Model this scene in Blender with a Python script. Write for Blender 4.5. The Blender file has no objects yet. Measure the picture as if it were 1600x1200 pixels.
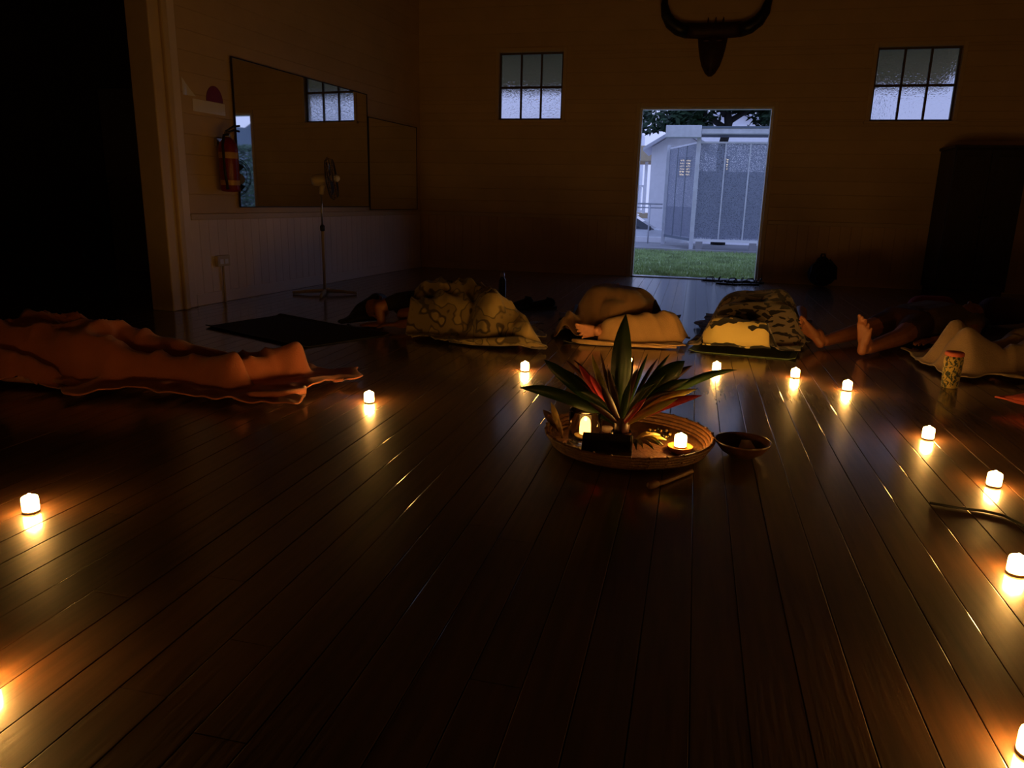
import bpy, bmesh, math, random
import numpy as np
from math import pi, sin, cos, tan, radians, sqrt
from mathutils import Vector, Matrix

C = bpy.context.scene.collection
SC = bpy.context.scene
random.seed(7)

# ------------------------------------------------------------------ camera
F, CAMZ = 1155.0, 0.92
def _rz(a): return Matrix.Rotation(a, 3, 'Z')
def _rx(a): return Matrix.Rotation(a, 3, 'X')
RC = _rz(radians(13.3885)) @ _rx(radians(90 - 13.9889)) @ _rz(radians(1.3462))
cd = bpy.data.cameras.new('camera'); cam = bpy.data.objects.new('camera', cd); C.objects.link(cam)
cd.sensor_width = 36.0; cd.lens = F / 1600 * 36.0; cd.clip_start = 0.02; cd.clip_end = 300
cam.matrix_world = Matrix.Translation((0, 0, CAMZ)) @ RC.to_4x4()
SC.camera = cam

# ------------------------------------------------------------------ world: overcast dusk sky
W = bpy.data.worlds.new('dusk_sky'); SC.world = W; W.use_nodes = True
nt = W.node_tree; nt.nodes.clear()
wo = nt.nodes.new('ShaderNodeOutputWorld'); bg = nt.nodes.new('ShaderNodeBackground')
tc = nt.nodes.new('ShaderNodeTexCoord'); ns = nt.nodes.new('ShaderNodeTexNoise')
ns.inputs['Scale'].default_value = 3.0; ns.inputs['Detail'].default_value = 4.0
cr = nt.nodes.new('ShaderNodeValToRGB')
cr.color_ramp.elements[0].position = 0.3; cr.color_ramp.elements[0].color = (0.90, 0.92, 0.95, 1)
cr.color_ramp.elements[1].position = 0.75; cr.color_ramp.elements[1].color = (1.0, 1.0, 1.0, 1)
nt.links.new(tc.outputs['Generated'], ns.inputs['Vector']); nt.links.new(ns.outputs['Fac'], cr.inputs['Fac'])
sx = nt.nodes.new('ShaderNodeSeparateXYZ'); nt.links.new(tc.outputs['Generated'], sx.inputs[0])
gr = nt.nodes.new('ShaderNodeValToRGB'); nt.links.new(sx.outputs['Z'], gr.inputs['Fac'])      # paler towards the horizon, bluer overhead
gr.color_ramp.elements[0].position = 0.02; gr.color_ramp.elements[0].color = (0.46, 0.52, 0.86, 1)
gr.color_ramp.elements[1].position = 0.6; gr.color_ramp.elements[1].color = (0.40, 0.53, 1.0, 1)
mu = nt.nodes.new('ShaderNodeMix'); mu.data_type = 'RGBA'; mu.blend_type = 'MULTIPLY'; mu.inputs[0].default_value = 1.0
nt.links.new(gr.outputs['Color'], mu.inputs[6]); nt.links.new(cr.outputs['Color'], mu.inputs[7])
nt.links.new(mu.outputs[2], bg.inputs['Color']); nt.links.new(bg.outputs[0], wo.inputs[0])
bg.inputs['Strength'].default_value = 1.35

# ------------------------------------------------------------------ exposure, light amounts
SC.view_settings.view_transform = 'Standard'; SC.view_settings.look = 'None'
SC.view_settings.gamma = 1.0; SC.view_settings.use_curve_mapping = False
SC.view_settings.exposure = 0.0
SC.cycles.use_denoising = True
SC.cycles.max_bounces = 10; SC.cycles.diffuse_bounces = 5; SC.cycles.glossy_bounces = 5
SC.cycles.transmission_bounces = 8; SC.cycles.transparent_max_bounces = 12
SC.cycles.sample_clamp_indirect = 3.0
CANDLE = 150.0                      # radiance of the wax body of each candle
CANDLE_COL = (1.0, 0.47, 0.10)

# ------------------------------------------------------------------ materials
def new_mat(name):
    m = bpy.data.materials.new(name); m.use_nodes = True
    return m, m.node_tree, m.node_tree.nodes['Principled BSDF']
def mat(name, col, rough=0.6, metal=0.0, var=0.0, scale=8.0, bump=0.0, bscale=None, spec=0.5, stretch=None, rnd=0.0, emit=None, es=0.0, sheen=0.0, trans=0.0, coat=0.0):
    m, t, b = new_mat(name)
    b.inputs['Roughness'].default_value = rough; b.inputs['Metallic'].default_value = metal
    b.inputs['Specular IOR Level'].default_value = spec
    b.inputs['Sheen Weight'].default_value = sheen; b.inputs['Transmission Weight'].default_value = trans
    b.inputs['Coat Weight'].default_value = coat
    g = t.nodes.new('ShaderNodeNewGeometry'); mp = t.nodes.new('ShaderNodeMapping')
    t.links.new(g.outputs['Position'], mp.inputs['Vector'])
    if stretch: mp.inputs['Scale'].default_value = stretch
    n = t.nodes.new('ShaderNodeTexNoise'); n.inputs['Scale'].default_value = scale; n.inputs['Detail'].default_value = 5
    t.links.new(mp.outputs[0], n.inputs['Vector'])
    r = t.nodes.new('ShaderNodeValToRGB')
    lo = [max(0, c * (1 - var)) for c in col]; hi = [min(1, c * (1 + var)) for c in col]
    r.color_ramp.elements[0].color = (*lo, 1); r.color_ramp.elements[1].color = (*hi, 1)
    r.color_ramp.elements[0].position = .3; r.color_ramp.elements[1].position = .7
    t.links.new(n.outputs['Fac'], r.inputs['Fac'])
    out = r.outputs['Color']
    if rnd:
        oi = t.nodes.new('ShaderNodeObjectInfo'); mr = t.nodes.new('ShaderNodeMapRange')
        mr.inputs['To Min'].default_value = 1 - rnd; mr.inputs['To Max'].default_value = 1 + rnd
        t.links.new(oi.outputs['Random'], mr.inputs['Value'])
        hs = t.nodes.new('ShaderNodeHueSaturation'); t.links.new(mr.outputs[0], hs.inputs['Value'])
        t.links.new(out, hs.inputs['Color']); out = hs.outputs['Color']
    t.links.new(out, b.inputs['Base Color'])
    if bump:
        bn = t.nodes.new('ShaderNodeTexNoise'); bn.inputs['Scale'].default_value = bscale or scale * 3; bn.inputs['Detail'].default_value = 4
        t.links.new(mp.outputs[0], bn.inputs['Vector'])
        bp = t.nodes.new('ShaderNodeBump'); bp.inputs['Strength'].default_value = bump; bp.inputs['Distance'].default_value = 0.01
        t.links.new(bn.outputs['Fac'], bp.inputs['Height']); t.links.new(bp.outputs[0], b.inputs['Normal'])
    if emit:
        b.inputs['Emission Color'].default_value = (*emit, 1); b.inputs['Emission Strength'].default_value = es
    return m
M = {}
M['plank'] = mat('dark_varnished_board', (0.078, 0.034, 0.012), 0.55, var=.35, scale=3, bump=.10, bscale=6, stretch=(14, 1.0, 1), rnd=.12, spec=.6, coat=1.0)
M['plank'].node_tree.nodes['Principled BSDF'].inputs['Coat Roughness'].default_value = .15; M['plank'].node_tree.nodes['Principled BSDF'].inputs['Coat IOR'].default_value = 1.85
M['subfloor'] = mat('dark_gap', (0.006, 0.004, 0.003), .9)
M['cream'] = mat('cream_wall_paint', (0.60, 0.45, 0.26), .55, var=.06, scale=3, bump=.05, bscale=30)
M['cream_board'] = mat('cream_board_paint', (0.60, 0.44, 0.25), .5, var=.06, scale=3, bump=.04, bscale=30, rnd=.03)
M['white_board'] = mat('pale_lower_board_paint', (0.80, 0.68, 0.60), .4, var=.04, scale=3, rnd=.03)
M['brown_board'] = mat('brown_lower_board_paint', (0.66, 0.47, 0.28), .5, var=.05, scale=3, rnd=.03)
M['trim'] = mat('cream_trim_paint', (0.62, 0.48, 0.30), .4, var=.04)
M['sash'] = mat('dark_sash_paint', (0.10, 0.075, 0.05), .5, var=.1)
M['ceiling'] = mat('ceiling_paint', (0.10, 0.07, 0.045), .8, var=.1)
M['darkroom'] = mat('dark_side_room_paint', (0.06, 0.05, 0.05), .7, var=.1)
M['black'] = mat('black_plastic', (0.012, 0.012, 0.013), .45, var=.1)
M['rubber'] = mat('black_rubber', (0.012, 0.011, 0.011), .7, var=.2)
M['horn'] = mat('black_horn', (0.008, 0.007, 0.007), .4, var=.3, scale=20)
M['mask'] = mat('dark_red_carved_wood', (0.035, 0.008, 0.008), .6, var=.4, scale=14, bump=.3)
M['bone'] = mat('pale_inlay', (0.10, 0.05, 0.04), .6)
M['red'] = mat('red_enamel', (0.20, 0.009, 0.012), .35, var=.1)
M['white'] = mat('white_plastic', (0.80, 0.79, 0.80), .25, var=.03)
M['laminated'] = mat('white_laminated_sign', (0.82, 0.80, 0.82), .12, var=.02, coat=1.0)
M['label'] = mat('yellow_label', (0.55, 0.33, 0.12), .5)
M['metal'] = mat('grey_metal', (0.45, 0.45, 0.46), .35, metal=1)
M['fan'] = mat('cream_plastic', (0.55, 0.45, 0.28), .4, var=.05)
M['darkwood'] = mat('black_brown_wood', (0.018, 0.011, 0.009), .5, var=.35, scale=5, stretch=(8, 8, 1))
M['skin'] = mat('skin', (0.55, 0.25, 0.14), .5, var=.12, scale=25, bump=.06, bscale=120)
M['skin_dark'] = mat('tanned_skin', (0.36, 0.14, 0.072), .5, var=.12, scale=25, bump=.06, bscale=120)
M['hair'] = mat('black_hair', (0.010, 0.007, 0.006), .5, var=.4, scale=40, bump=.6, stretch=(6, 1, 1))
M['nail'] = mat('toe_nail', (0.62, 0.34, 0.22), .3)
M['salmon'] = mat('salmon_blanket', (0.47, 0.14, 0.07), .9, var=.12, scale=5, bump=.25, bscale=160, sheen=.3)
M['brown_cloth'] = mat('brown_blanket', (0.22, 0.115, 0.045), .9, var=.15, scale=6, bump=.25, bscale=160, sheen=.3)
M['edge_cloth'] = mat('black_blanket_edge', (0.02, 0.015, 0.014), .9, var=.2)
M['beige'] = mat('beige_throw', (0.56, 0.34, 0.14), .9, var=.08, scale=6, bump=.2, bscale=160, sheen=.3)
M['sand'] = mat('sand_blanket', (0.42, 0.29, 0.19), .9, var=.15, scale=6, bump=.25, bscale=140, sheen=.3)
M['coral'] = mat('coral_cushion', (0.55, 0.09, 0.06), .85, var=.08, scale=8, bump=.2, bscale=140)
M['mat_black'] = mat('black_yoga_mat', (0.012, 0.011, 0.012), .8, var=.2, scale=60)
M['mat_green'] = mat('green_yoga_mat', (0.05, 0.085, 0.035), .7, var=.2, scale=60)
M['olive_top'] = mat('olive_brown_top', (0.12, 0.075, 0.035), .9, var=.2)
M['shorts'] = mat('dark_shorts', (0.05, 0.014, 0.016), .9, var=.2)
M['maroon'] = mat('maroon_bolster', (0.22, 0.02, 0.03), .9, var=.15, bump=.2, bscale=120)
M['purple'] = mat('plum_bolster', (0.07, 0.025, 0.035), .9, var=.15)
M['wicker'] = mat('woven_cane', (0.12, 0.052, 0.019), .55, var=.4, scale=30, bump=.5, bscale=90)
M['leaf_g'] = mat('green_leaf', (0.022, 0.052, 0.012), .36, var=.35, scale=14)
M['leaf_y'] = mat('yellow_green_leaf', (0.34, 0.29, 0.05), .4, var=.35, scale=18)
M['leaf_r'] = mat('red_leaf', (0.40, 0.03, 0.045), .4, var=.45, scale=16)
M['leaf_d'] = mat('dark_maroon_leaf', (0.030, 0.010, 0.010), .4, var=.4, scale=16)
M['straw'] = mat('dry_straw', (0.60, 0.40, 0.14), .6, var=.3, scale=40)
M['pot'] = mat('dark_glazed_pot', (0.03, 0.014, 0.010), .15, var=.3, coat=.5)
M['bowl'] = mat('dark_turned_wood', (0.075, 0.032, 0.016), .3, var=.35, scale=9, stretch=(4, 1, 1))
M['stick'] = mat('brown_stick', (0.16, 0.075, 0.035), .6, var=.3, scale=30)
M['stone'] = mat('pale_stone', (0.55, 0.42, 0.34), .5, var=.2, scale=40)
M['paper'] = mat('cream_card', (0.62, 0.45, 0.25), .7, var=.05)
M['bead'] = mat('gold_bead', (0.42, 0.26, 0.08), .25, metal=.6)
M['bead_d'] = mat('black_bead', (0.01, 0.009, 0.008), .2)
M['amber'] = mat('amber_dish', (0.32, 0.13, 0.03), .25, var=.2)
M['lid'] = mat('coral_lid', (0.55, 0.12, 0.07), .5)
M['candle'] = mat('glowing_wax', (0.9, 0.7, 0.4), .5, emit=CANDLE_COL, es=CANDLE)
M['flame'] = mat('candle_flame', (1, 0.8, 0.4), .5, emit=(1, 0.62, 0.22), es=CANDLE * 1.3)
M['candle_base'] = mat('candle_base', (0.6, 0.45, 0.25), .5)

# window glass: obscure, rippled
def glass(name, rough, bump, scale, col=(0.95, 0.96, 1)):
    m, t, b = new_mat(name)
    b.inputs['Base Color'].default_value = (*col, 1); b.inputs['Transmission Weight'].default_value = 1
    b.inputs['Roughness'].default_value = rough; b.inputs['IOR'].default_value = 1.45
    if bump:
        g = t.nodes.new('ShaderNodeNewGeometry'); n = t.nodes.new('ShaderNodeTexNoise')
        n.inputs['Scale'].default_value = scale; n.inputs['Detail'].default_value = 1.5; n.inputs['Distortion'].default_value = 1.0
        t.links.new(g.outputs['Position'], n.inputs['Vector'])
        bp = t.nodes.new('ShaderNodeBump'); bp.inputs['Strength'].default_value = bump; bp.inputs['Distance'].default_value = .01
        t.links.new(n.outputs['Fac'], bp.inputs['Height']); t.links.new(bp.outputs[0], b.inputs['Normal'])
    return m
M['obscure'] = glass('rippled_obscure_glass', 0.05, .45, 42, (.66, .66, .68))
M['clear'] = glass('clear_glass', 0.02, 0, 1, (0.97, 0.95, 0.9))
m, t, b = new_mat('mirror_silver'); b.inputs['Metallic'].default_value = 1; b.inputs['Roughness'].default_value = .02
b.inputs['Base Color'].default_value = (.80, .82, .80, 1); M['mirror'] = m

def cloth_pattern(name, kind):
    m, t, b = new_mat(name); b.inputs['Roughness'].default_value = .9; b.inputs['Sheen Weight'].default_value = .3
    uv = t.nodes.new('ShaderNodeUVMap'); mp = t.nodes.new('ShaderNodeMapping'); t.links.new(uv.outputs[0], mp.inputs['Vector'])
    if kind in ('fleece', 'leopard', 'lining'):
        gp = t.nodes.new('ShaderNodeNewGeometry'); t.links.new(gp.outputs['Position'], mp.inputs['Vector'])
    nz = t.nodes.new('ShaderNodeTexNoise'); t.links.new(mp.outputs[0], nz.inputs['Vector']); nz.inputs['Detail'].default_value = 1.0
    r = t.nodes.new('ShaderNodeValToRGB'); e = r.color_ramp.elements
    if kind == 'fleece':           # tan with dark meandering outlines
        nz.inputs['Scale'].default_value = 5.5; nz.inputs['Detail'].default_value = 2.0
        a, dk, lt = (0.24, 0.17, 0.065), (0.06, 0.04, 0.018), (0.36, 0.26, 0.10)
        e[0].position = 0; e[0].color = (*lt, 1); e[1].position = 1; e[1].color = (*a, 1)
        for p, c in ((.40, lt), (.425, dk), (.445, a), (.53, a), (.55, dk), (.585, dk), (.61, lt)):
            x = e.new(p); x.color = (*c, 1)
    elif kind == 'leopard':        # grey-tan with black blotches
        nz.inputs['Scale'].default_value = 17.0; nz.inputs['Distortion'].default_value = .6; mp.inputs['Scale'].default_value = (.8, 1, 1.6)
        e[0].position = .50; e[0].color = (0.26, 0.21, 0.165, 1); e[1].position = .53; e[1].color = (0.012, 0.01, 0.01, 1)
    elif kind == 'lining':         # cream, black scrolls along its long edges
        nz.inputs['Scale'].default_value = 14.0; nz.inputs['Distortion'].default_value = .7; nz.inputs['Detail'].default_value = .3
        sp = t.nodes.new('ShaderNodeSeparateXYZ'); t.links.new(uv.outputs[0], sp.inputs[0])
        ab = t.nodes.new('ShaderNodeMath'); ab.operation = 'SUBTRACT'; ab.inputs[1].default_value = .062; t.links.new(sp.outputs['Y'], ab.inputs[0])
        a2 = t.nodes.new('ShaderNodeMath'); a2.operation = 'ABSOLUTE'; t.links.new(ab.outputs[0], a2.inputs[0])
        mr = t.nodes.new('ShaderNodeMapRange'); mr.inputs['From Min'].default_value = .026; mr.inputs['From Max'].default_value = .046
        mr.inputs['To Min'].default_value = -.3; mr.inputs['To Max'].default_value = 0.06; t.links.new(a2.outputs[0], mr.inputs['Value'])
        ad = t.nodes.new('ShaderNodeMath'); ad.operation = 'ADD'; t.links.new(nz.outputs['Fac'], ad.inputs[0]); t.links.new(mr.outputs[0], ad.inputs[1])
        e[0].position = .50; e[0].color = (0.80, 0.64, 0.22, 1); e[1].position = .52; e[1].color = (0.012, 0.01, 0.01, 1)
        t.links.new(ad.outputs[0], r.inputs['Fac'])
    elif kind == 'jar':
        nz.inputs['Scale'].default_value = 6.0; nz.inputs['Distortion'].default_value = 1.0
        e[0].position = .40; e[0].color = (0.03, 0.03, 0.02, 1); e[1].position = .60; e[1].color = (0.45, 0.33, 0.08, 1)
        x = e.new(.50); x.color = (0.40, 0.27, 0.07, 1); x = e.new(.46); x.color = (0.05, 0.10, 0.05, 1)
    if kind != 'lining': t.links.new(nz.outputs['Fac'], r.inputs['Fac'])
    t.links.new(r.outputs['Color'], b.inputs['Base Color'])
    return m
for k in ('fleece', 'leopard', 'lining', 'jar'): M[k] = cloth_pattern('pattern_' + k, k)

# ------------------------------------------------------------------ mesh helpers
class MB:
    def __init__(s): s.v = []; s.f = []; s.uv = None
    def add(s, vs, fs):
        o = len(s.v); s.v += [tuple(map(float, v)) for v in vs]; s.f += [tuple(i + o for i in f) for f in fs]; return s
    def hexa(s, p): return s.add(p, [(0, 3, 2, 1), (4, 5, 6, 7), (0, 1, 5, 4), (1, 2, 6, 5), (2, 3, 7, 6), (3, 0, 4, 7)])
    def box(s, x0, x1, y0, y1, z0, z1, fn=lambda a, b, c: (a, b, c)):
        return s.hexa([fn(x0, y0, z0), fn(x1, y0, z0), fn(x1, y1, z0), fn(x0, y1, z0), fn(x0, y0, z1), fn(x1, y0, z1), fn(x1, y1, z1), fn(x0, y1, z1)])
    def rings(s, rings, close0=True, close1=True):
        n = len(rings[0]); o = len(s.v)
        for r in rings: s.v += [tuple(map(float, p)) for p in r]
        for i in range(len(rings) - 1):
            for k in range(n):
                a = o + i * n + k; b = o + i * n + (k + 1) % n
                s.f.append((a, b, b + n, a + n))
        if close0: s.f.append(tuple(o + k for k in reversed(range(n))))
        if close1: s.f.append(tuple(o + (len(rings) - 1) * n + k for k in range(n)))
        return s
    def lathe(s, prof, c=(0, 0, 0), n=20, close0=True, close1=True, ax=None):
        c = Vector(c); ax = Vector(ax).normalized() if ax is not None else Vector((0, 0, 1))
        e1 = ax.orthogonal().normalized() if ax is not None and abs(ax.z) < .999 else Vector((1, 0, 0)); e2 = ax.cross(e1)
        return s.rings([[c + ax * z + (e1 * cos(2 * pi * k / n) + e2 * sin(2 * pi * k / n)) * max(r, 1e-4) for k in range(n)] for r, z in prof], close0, close1)
    def tube(s, pts, r, n=8, cap=True):
        pts = [Vector(p) for p in pts]; rs = r if isinstance(r, (list, tuple)) else [r] * len(pts)
        up = None; R = []
        for i, p in enumerate(pts):
            d = (pts[min(i + 1, len(pts) - 1)] - pts[max(i - 1, 0)]).normalized()
            if up is None: up = d.orthogonal().normalized()
            up = (up - d * up.dot(d)).normalized(); w = d.cross(up)
            R.append([p + (up * cos(2 * pi * k / n) + w * sin(2 * pi * k / n)) * rs[i] for k in range(n)])
        return s.rings(R, cap, cap)
    def cap(s, p0, r0, p1, r1, n=10):
        p0 = Vector(p0); p1 = Vector(p1); d = p1 - p0; L = d.length; d = d / L if L > 1e-6 else Vector((0, 0, 1))
        prof = [(r0 * cos(a), -r0 * sin(a)) for a in (1.5, 1.0, .5, 0)] + [(r1 * cos(a), L + r1 * sin(a)) for a in (0, .5, 1.0, 1.5)]
        return s.lathe(prof, p0, n, True, True, d)
    def ell(s, c, r, n=14, m=9, rot=None):
        c = Vector(c); R = []
        for i in range(m):
            a = -pi / 2 + pi * (i + .02) / (m - .96)
            ring = []
            for k in range(n):
                q = Vector((r[0] * cos(a) * cos(2 * pi * k / n), r[1] * cos(a) * sin(2 * pi * k / n), r[2] * sin(a)))
                ring.append(c + (rot @ q if rot is not None else q))
            R.append(ring)
        return s.rings(R)
    def torus(s, c, R, r, n=28, m=8, ax=(0, 0, 1), e=(1, 1)):
        c = Vector(c); ax = Vector(ax).normalized(); e1 = ax.orthogonal().normalized(); e2 = ax.cross(e1)
        o = len(s.v)
        for i in range(n):
            a = 2 * pi * i / n; d = e1 * cos(a) * e[0] + e2 * sin(a) * e[1]
            for k in range(m):
                b = 2 * pi * k / m; s.v.append(tuple(c + d * (R + r * cos(b)) + ax * r * sin(b)))
        for i in range(n):
            for k in range(m):
                s.f.append((o + i * m + k, o + ((i + 1) % n) * m + k, o + ((i + 1) % n) * m + (k + 1) % m, o + i * m + (k + 1) % m))
        return s
    def build(s, name, material, parent=None, smooth=False, bevel=0):
        off = Vector(parent['_o']) if parent is not None and '_o' in parent else Vector((0, 0, 0))
        me = bpy.data.meshes.new(name)
        me.from_pydata([tuple(Vector(v) - off) for v in s.v], [], s.f)
        if s.uv is not None:
            l = me.uv_layers.new(name='UVMap')
            for lp in me.loops: l.data[lp.index].uv = s.uv[lp.vertex_index]
        bm = bmesh.new(); bm.from_mesh(me); bmesh.ops.recalc_face_normals(bm, faces=bm.faces); bm.to_mesh(me); bm.free()
        me.materials.append(M[material] if isinstance(material, str) else material)
        if smooth:
            for p in me.polygons: p.use_smooth = True
        o = bpy.data.objects.new(name, me); C.objects.link(o)
        if bevel:
            b = o.modifiers.new('bevel', 'BEVEL'); b.width = bevel; b.segments = 2; b.limit_method = 'ANGLE'
        if parent is not None:
            o.parent = parent
            o['_o'] = tuple(off)          # a sub-part shares the origin of its thing
        return o

def tag(o, label=None, cat=None, group=None, kind=None):
    if label: o['label'] = label
    if cat: o['category'] = cat
    if group: o['group'] = group
    if kind: o['kind'] = kind
    return o
def thing(name, loc, label=None, cat=None, group=None, kind=None):
    o = bpy.data.objects.new(name, None); C.objects.link(o); o.location = loc; o['_o'] = tuple(map(float, loc)); o.empty_display_size = .05
    return tag(o, label, cat, group, kind)
def dup(root, loc, rz=0.0, sc=None, **k):
    r = root.copy(); C.objects.link(r); r.location = loc; r.rotation_euler = (0, 0, rz)
    if sc: r.scale = (sc,) * 3
    for ch in list(root.children):
        c = ch.copy(); C.objects.link(c); c.parent = r
        for g in list(ch.children):
            d = g.copy(); C.objects.link(d); d.parent = c
    return tag(r, **k)

# ------------------------------------------------------------------ the hall shell
XR, YB, YF, XL2, ZC = 4.3, 9.65, -2.5, -9.0, 3.7
LA = radians(4.7)
def xw(y): return -3.85 + tan(LA) * (y - 7)
def LW(y, o, z): return (xw(y) + o * cos(LA), y - o * sin(LA), z)          # a point on the left wall, o metres proud of it

def holed(name, s0, s1, z0, z1, holes, fn, th, m):
    """one connected slab with rectangular openings; fn(s, depth, z)"""
    S = sorted({s0, s1, *[h[0] for h in holes], *[h[1] for h in holes]}); Z = sorted({z0, z1, *[h[2] for h in holes], *[h[3] for h in holes]})
    solid = lambda i, j: 0 <= i < len(S) - 1 and 0 <= j < len(Z) - 1 and not any(h[0] <= S[i] and S[i + 1] <= h[1] and h[2] <= Z[j] and Z[j + 1] <= h[3] for h in holes)
    mb = MB(); idx = {}
    def v(i, j, d):
        if (i, j, d) not in idx: idx[(i, j, d)] = len(mb.v); mb.v.append(tuple(fn(S[i], d * th, Z[j])))
        return idx[(i, j, d)]
    for i in range(len(S) - 1):
        for j in range(len(Z) - 1):
            if not solid(i, j): continue
            mb.f.append((v(i, j, 0), v(i + 1, j, 0), v(i + 1, j + 1, 0), v(i, j + 1, 0)))
            mb.f.append((v(i, j, 1), v(i, j + 1, 1), v(i + 1, j + 1, 1), v(i + 1, j, 1)))
            for (di, dj, a, b) in ((-1, 0, (i, j), (i, j + 1)), (1, 0, (i + 1, j), (i + 1, j + 1)), (0, -1, (i, j), (i + 1, j)), (0, 1, (i, j + 1), (i + 1, j + 1))):
                if not solid(i + di, j + dj): mb.f.append((v(*a, 0), v(*b, 0), v(*b, 1), v(*a, 1)))
    return tag(mb.build(name, m), kind='structure')

DOOR = (-0.765, 0.785, -0.01, 2.05)
W1 = (-2.555, -1.74, 1.905, 2.70); W2 = (1.83, 2.69, 1.885, 2.67)
bw = holed('wall_back', xw(YB) - .2, XR, -.01, ZC, [DOOR, W1, W2], lambda s, d, z: (s, YB + d, z), .12, 'cream')
lw = holed('wall_left', 5.12, YB, -.01, ZC, [], lambda s, d, z: LW(s, -d, z), .14, 'cream')
rw = holed('wall_right', YF, YB + .1, -.01, ZC, [], lambda s, d, z: (XR + d, s, z), .12, 'cream')
fw = holed('wall_front', XL2, XR, -.01, ZC, [], lambda s, d, z: (s, YF - d, z), .12, 'cream')
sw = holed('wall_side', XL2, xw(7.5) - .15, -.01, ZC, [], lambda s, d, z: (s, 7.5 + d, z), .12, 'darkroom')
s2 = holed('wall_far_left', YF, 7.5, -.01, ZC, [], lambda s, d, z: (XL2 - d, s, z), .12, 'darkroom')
tag(MB().box(XL2, XR + .1, YF, YB + .12, ZC, ZC + .1).build('ceiling', 'ceiling'), kind='structure')

fl = thing('floor', (0, 0, 0), kind='structure')
MB().box(XL2, XR, YF, YB + .02, -.06, -.004).build('subfloor', 'subfloor', fl)
# floorboards, each one an object sharing one bevelled unit board
PW = 0.106
um = MB(); e = .012
prof = [(-.5, -1), (-.5, -.12), (-.5 + e, 0), (.5 - e, 0), (.5, -.12), (.5, -1)]
um.rings([[(x, y, z * .004) for x, z in prof] for y in (0, 1)])
first = um.build('floor_board', 'plank', fl); first.data.name = 'floor_board'; npl = 0
rest = MB(); used = False
nrow = int((XR - XL2) / PW)
for i in range(nrow):
    x = XR - PW * (i + .5); y = YF - random.random() * 2.0
    while y < YB:
        L = random.choice((3.0, 3.6, 4.2, 4.8)); y1 = min(y + L, YB + .01); y0 = max(y, YF)
        gap = .0016 + random.random() * .0014
        if x > -4.25 and y1 > .2 and npl < 300:
            if not used: o = first; used = True
            else: o = first.copy(); C.objects.link(o)
            o.location = (x, y0 + .001, random.uniform(-.0006, 0)); o.scale = (PW - gap, y1 - y0 - .002, 1); o.rotation_euler = (0, random.uniform(-.006, .006), 0); npl += 1
        elif not (x < -4.2 and y0 > 7.6) and y1 - y0 > .05:
            w = (PW - gap) / 2
            rest.box(x - w, x + w, y0 + .001, y1 - .001, -.0039, -.0003)
        y += L
rest.build('floor_boards', 'plank', fl)['kind'] = 'stuff'

def boards_h(parent, s0, s1, z0, z1, holes, fn, h, m, name='wall_board'):
    z = z0
    while z < z1 - .02:
        zt = min(z + h, z1)
        cuts = sorted({z, zt, *[q for H in holes for q in (H[2], H[3]) if z < q < zt]})
        for a, b in zip(cuts, cuts[1:]):
            segs = [(s0, s1)]
            for H in holes:
                if H[2] < b - 1e-4 and H[3] > a + 1e-4:
                    segs = [q for (p, r) in segs for q in ((p, min(r, H[0])), (max(p, H[1]), r)) if q[1] - q[0] > .02]
            for p, r in segs:
                if b - a < .012: continue
                g = .003
                mb = MB(); mb.rings([[fn(s, o, zz) for o, zz in ((0, a), (.0095, a + .0005), (.012, a + g + .002), (.012, b - g - .002), (.0095, b - .0005), (0, b))] for s in (p, r)])
                mb.build(name, m, parent)
        z = zt
def boards_v(parent, s0, s1, z0, z1, holes, fn, w, m, name='lower_board'):
    s = s0
    while s < s1 - .02:
        e = min(s + w, s1)
        if not any(H[0] < e - .01 and H[1] > s + .01 and H[2] < z1 for H in holes):
            g = .003
            mb = MB(); mb.rings([[fn(q, o, z) for o, q in ((0, s), (.0095, s + .0005), (.012, s + g + .002), (.012, e - g - .002), (.0095, e - .0005), (0, e))] for z in (z0, z1)])
            mb.build(name, m, parent)
        s = e
fb = lambda s, o, z: (s, YB - o, z)
DADO = 0.70
hb = [(DOOR[0] - .05, DOOR[1] + .05, -1, DOOR[3] + .05), W1, W2]
boards_h(bw, xw(YB) + .012, XR, DADO + .05, ZC - .01, hb, fb, .155, 'cream_board')
boards_v(bw, xw(YB) + .012, DOOR[0] - .05, .10, DADO, [], fb, .12, 'brown_board')
boards_v(bw, DOOR[1] + .05, XR, .10, DADO, [], fb, .12, 'brown_board')
boards_h(lw, 5.32, YB - .012, DADO + .05, ZC - .01, [], LW, .155, 'cream_board')
boards_v(lw, 5.32, YB - .012, .10, DADO, [], LW, .11, 'white_board')
# dado rails and skirtings
for nm, a, b in (('dado_rail', xw(YB) + .03, DOOR[0] - .06), ('dado_rail', DOOR[1] + .06, XR)):
    MB().box(a, b, YB - .028, YB, DADO, DADO + .05).build(nm, 'trim', bw, bevel=.006)
tag(MB().box(xw(YB) + .03, DOOR[0] - .06, YB - .022, YB, 0.0, .10).build('baseboard_back', 'brown_board', bevel=.005), kind='structure')
tag(MB().box(DOOR[1] + .06, XR, YB - .022, YB, 0.0, .10).build('baseboard_back', 'brown_board', bevel=.005), kind='structure')
tag(MB().box(5.33, YB - .02, 0, .022, 0.0, .10, LW).build('baseboard_left', 'white_board', bevel=.005), kind='structure')
MB().box(5.33, YB - .02, 0, .028, DADO, DADO + .05, LW).build('dado_rail', 'trim', lw, bevel=.006)
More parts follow.
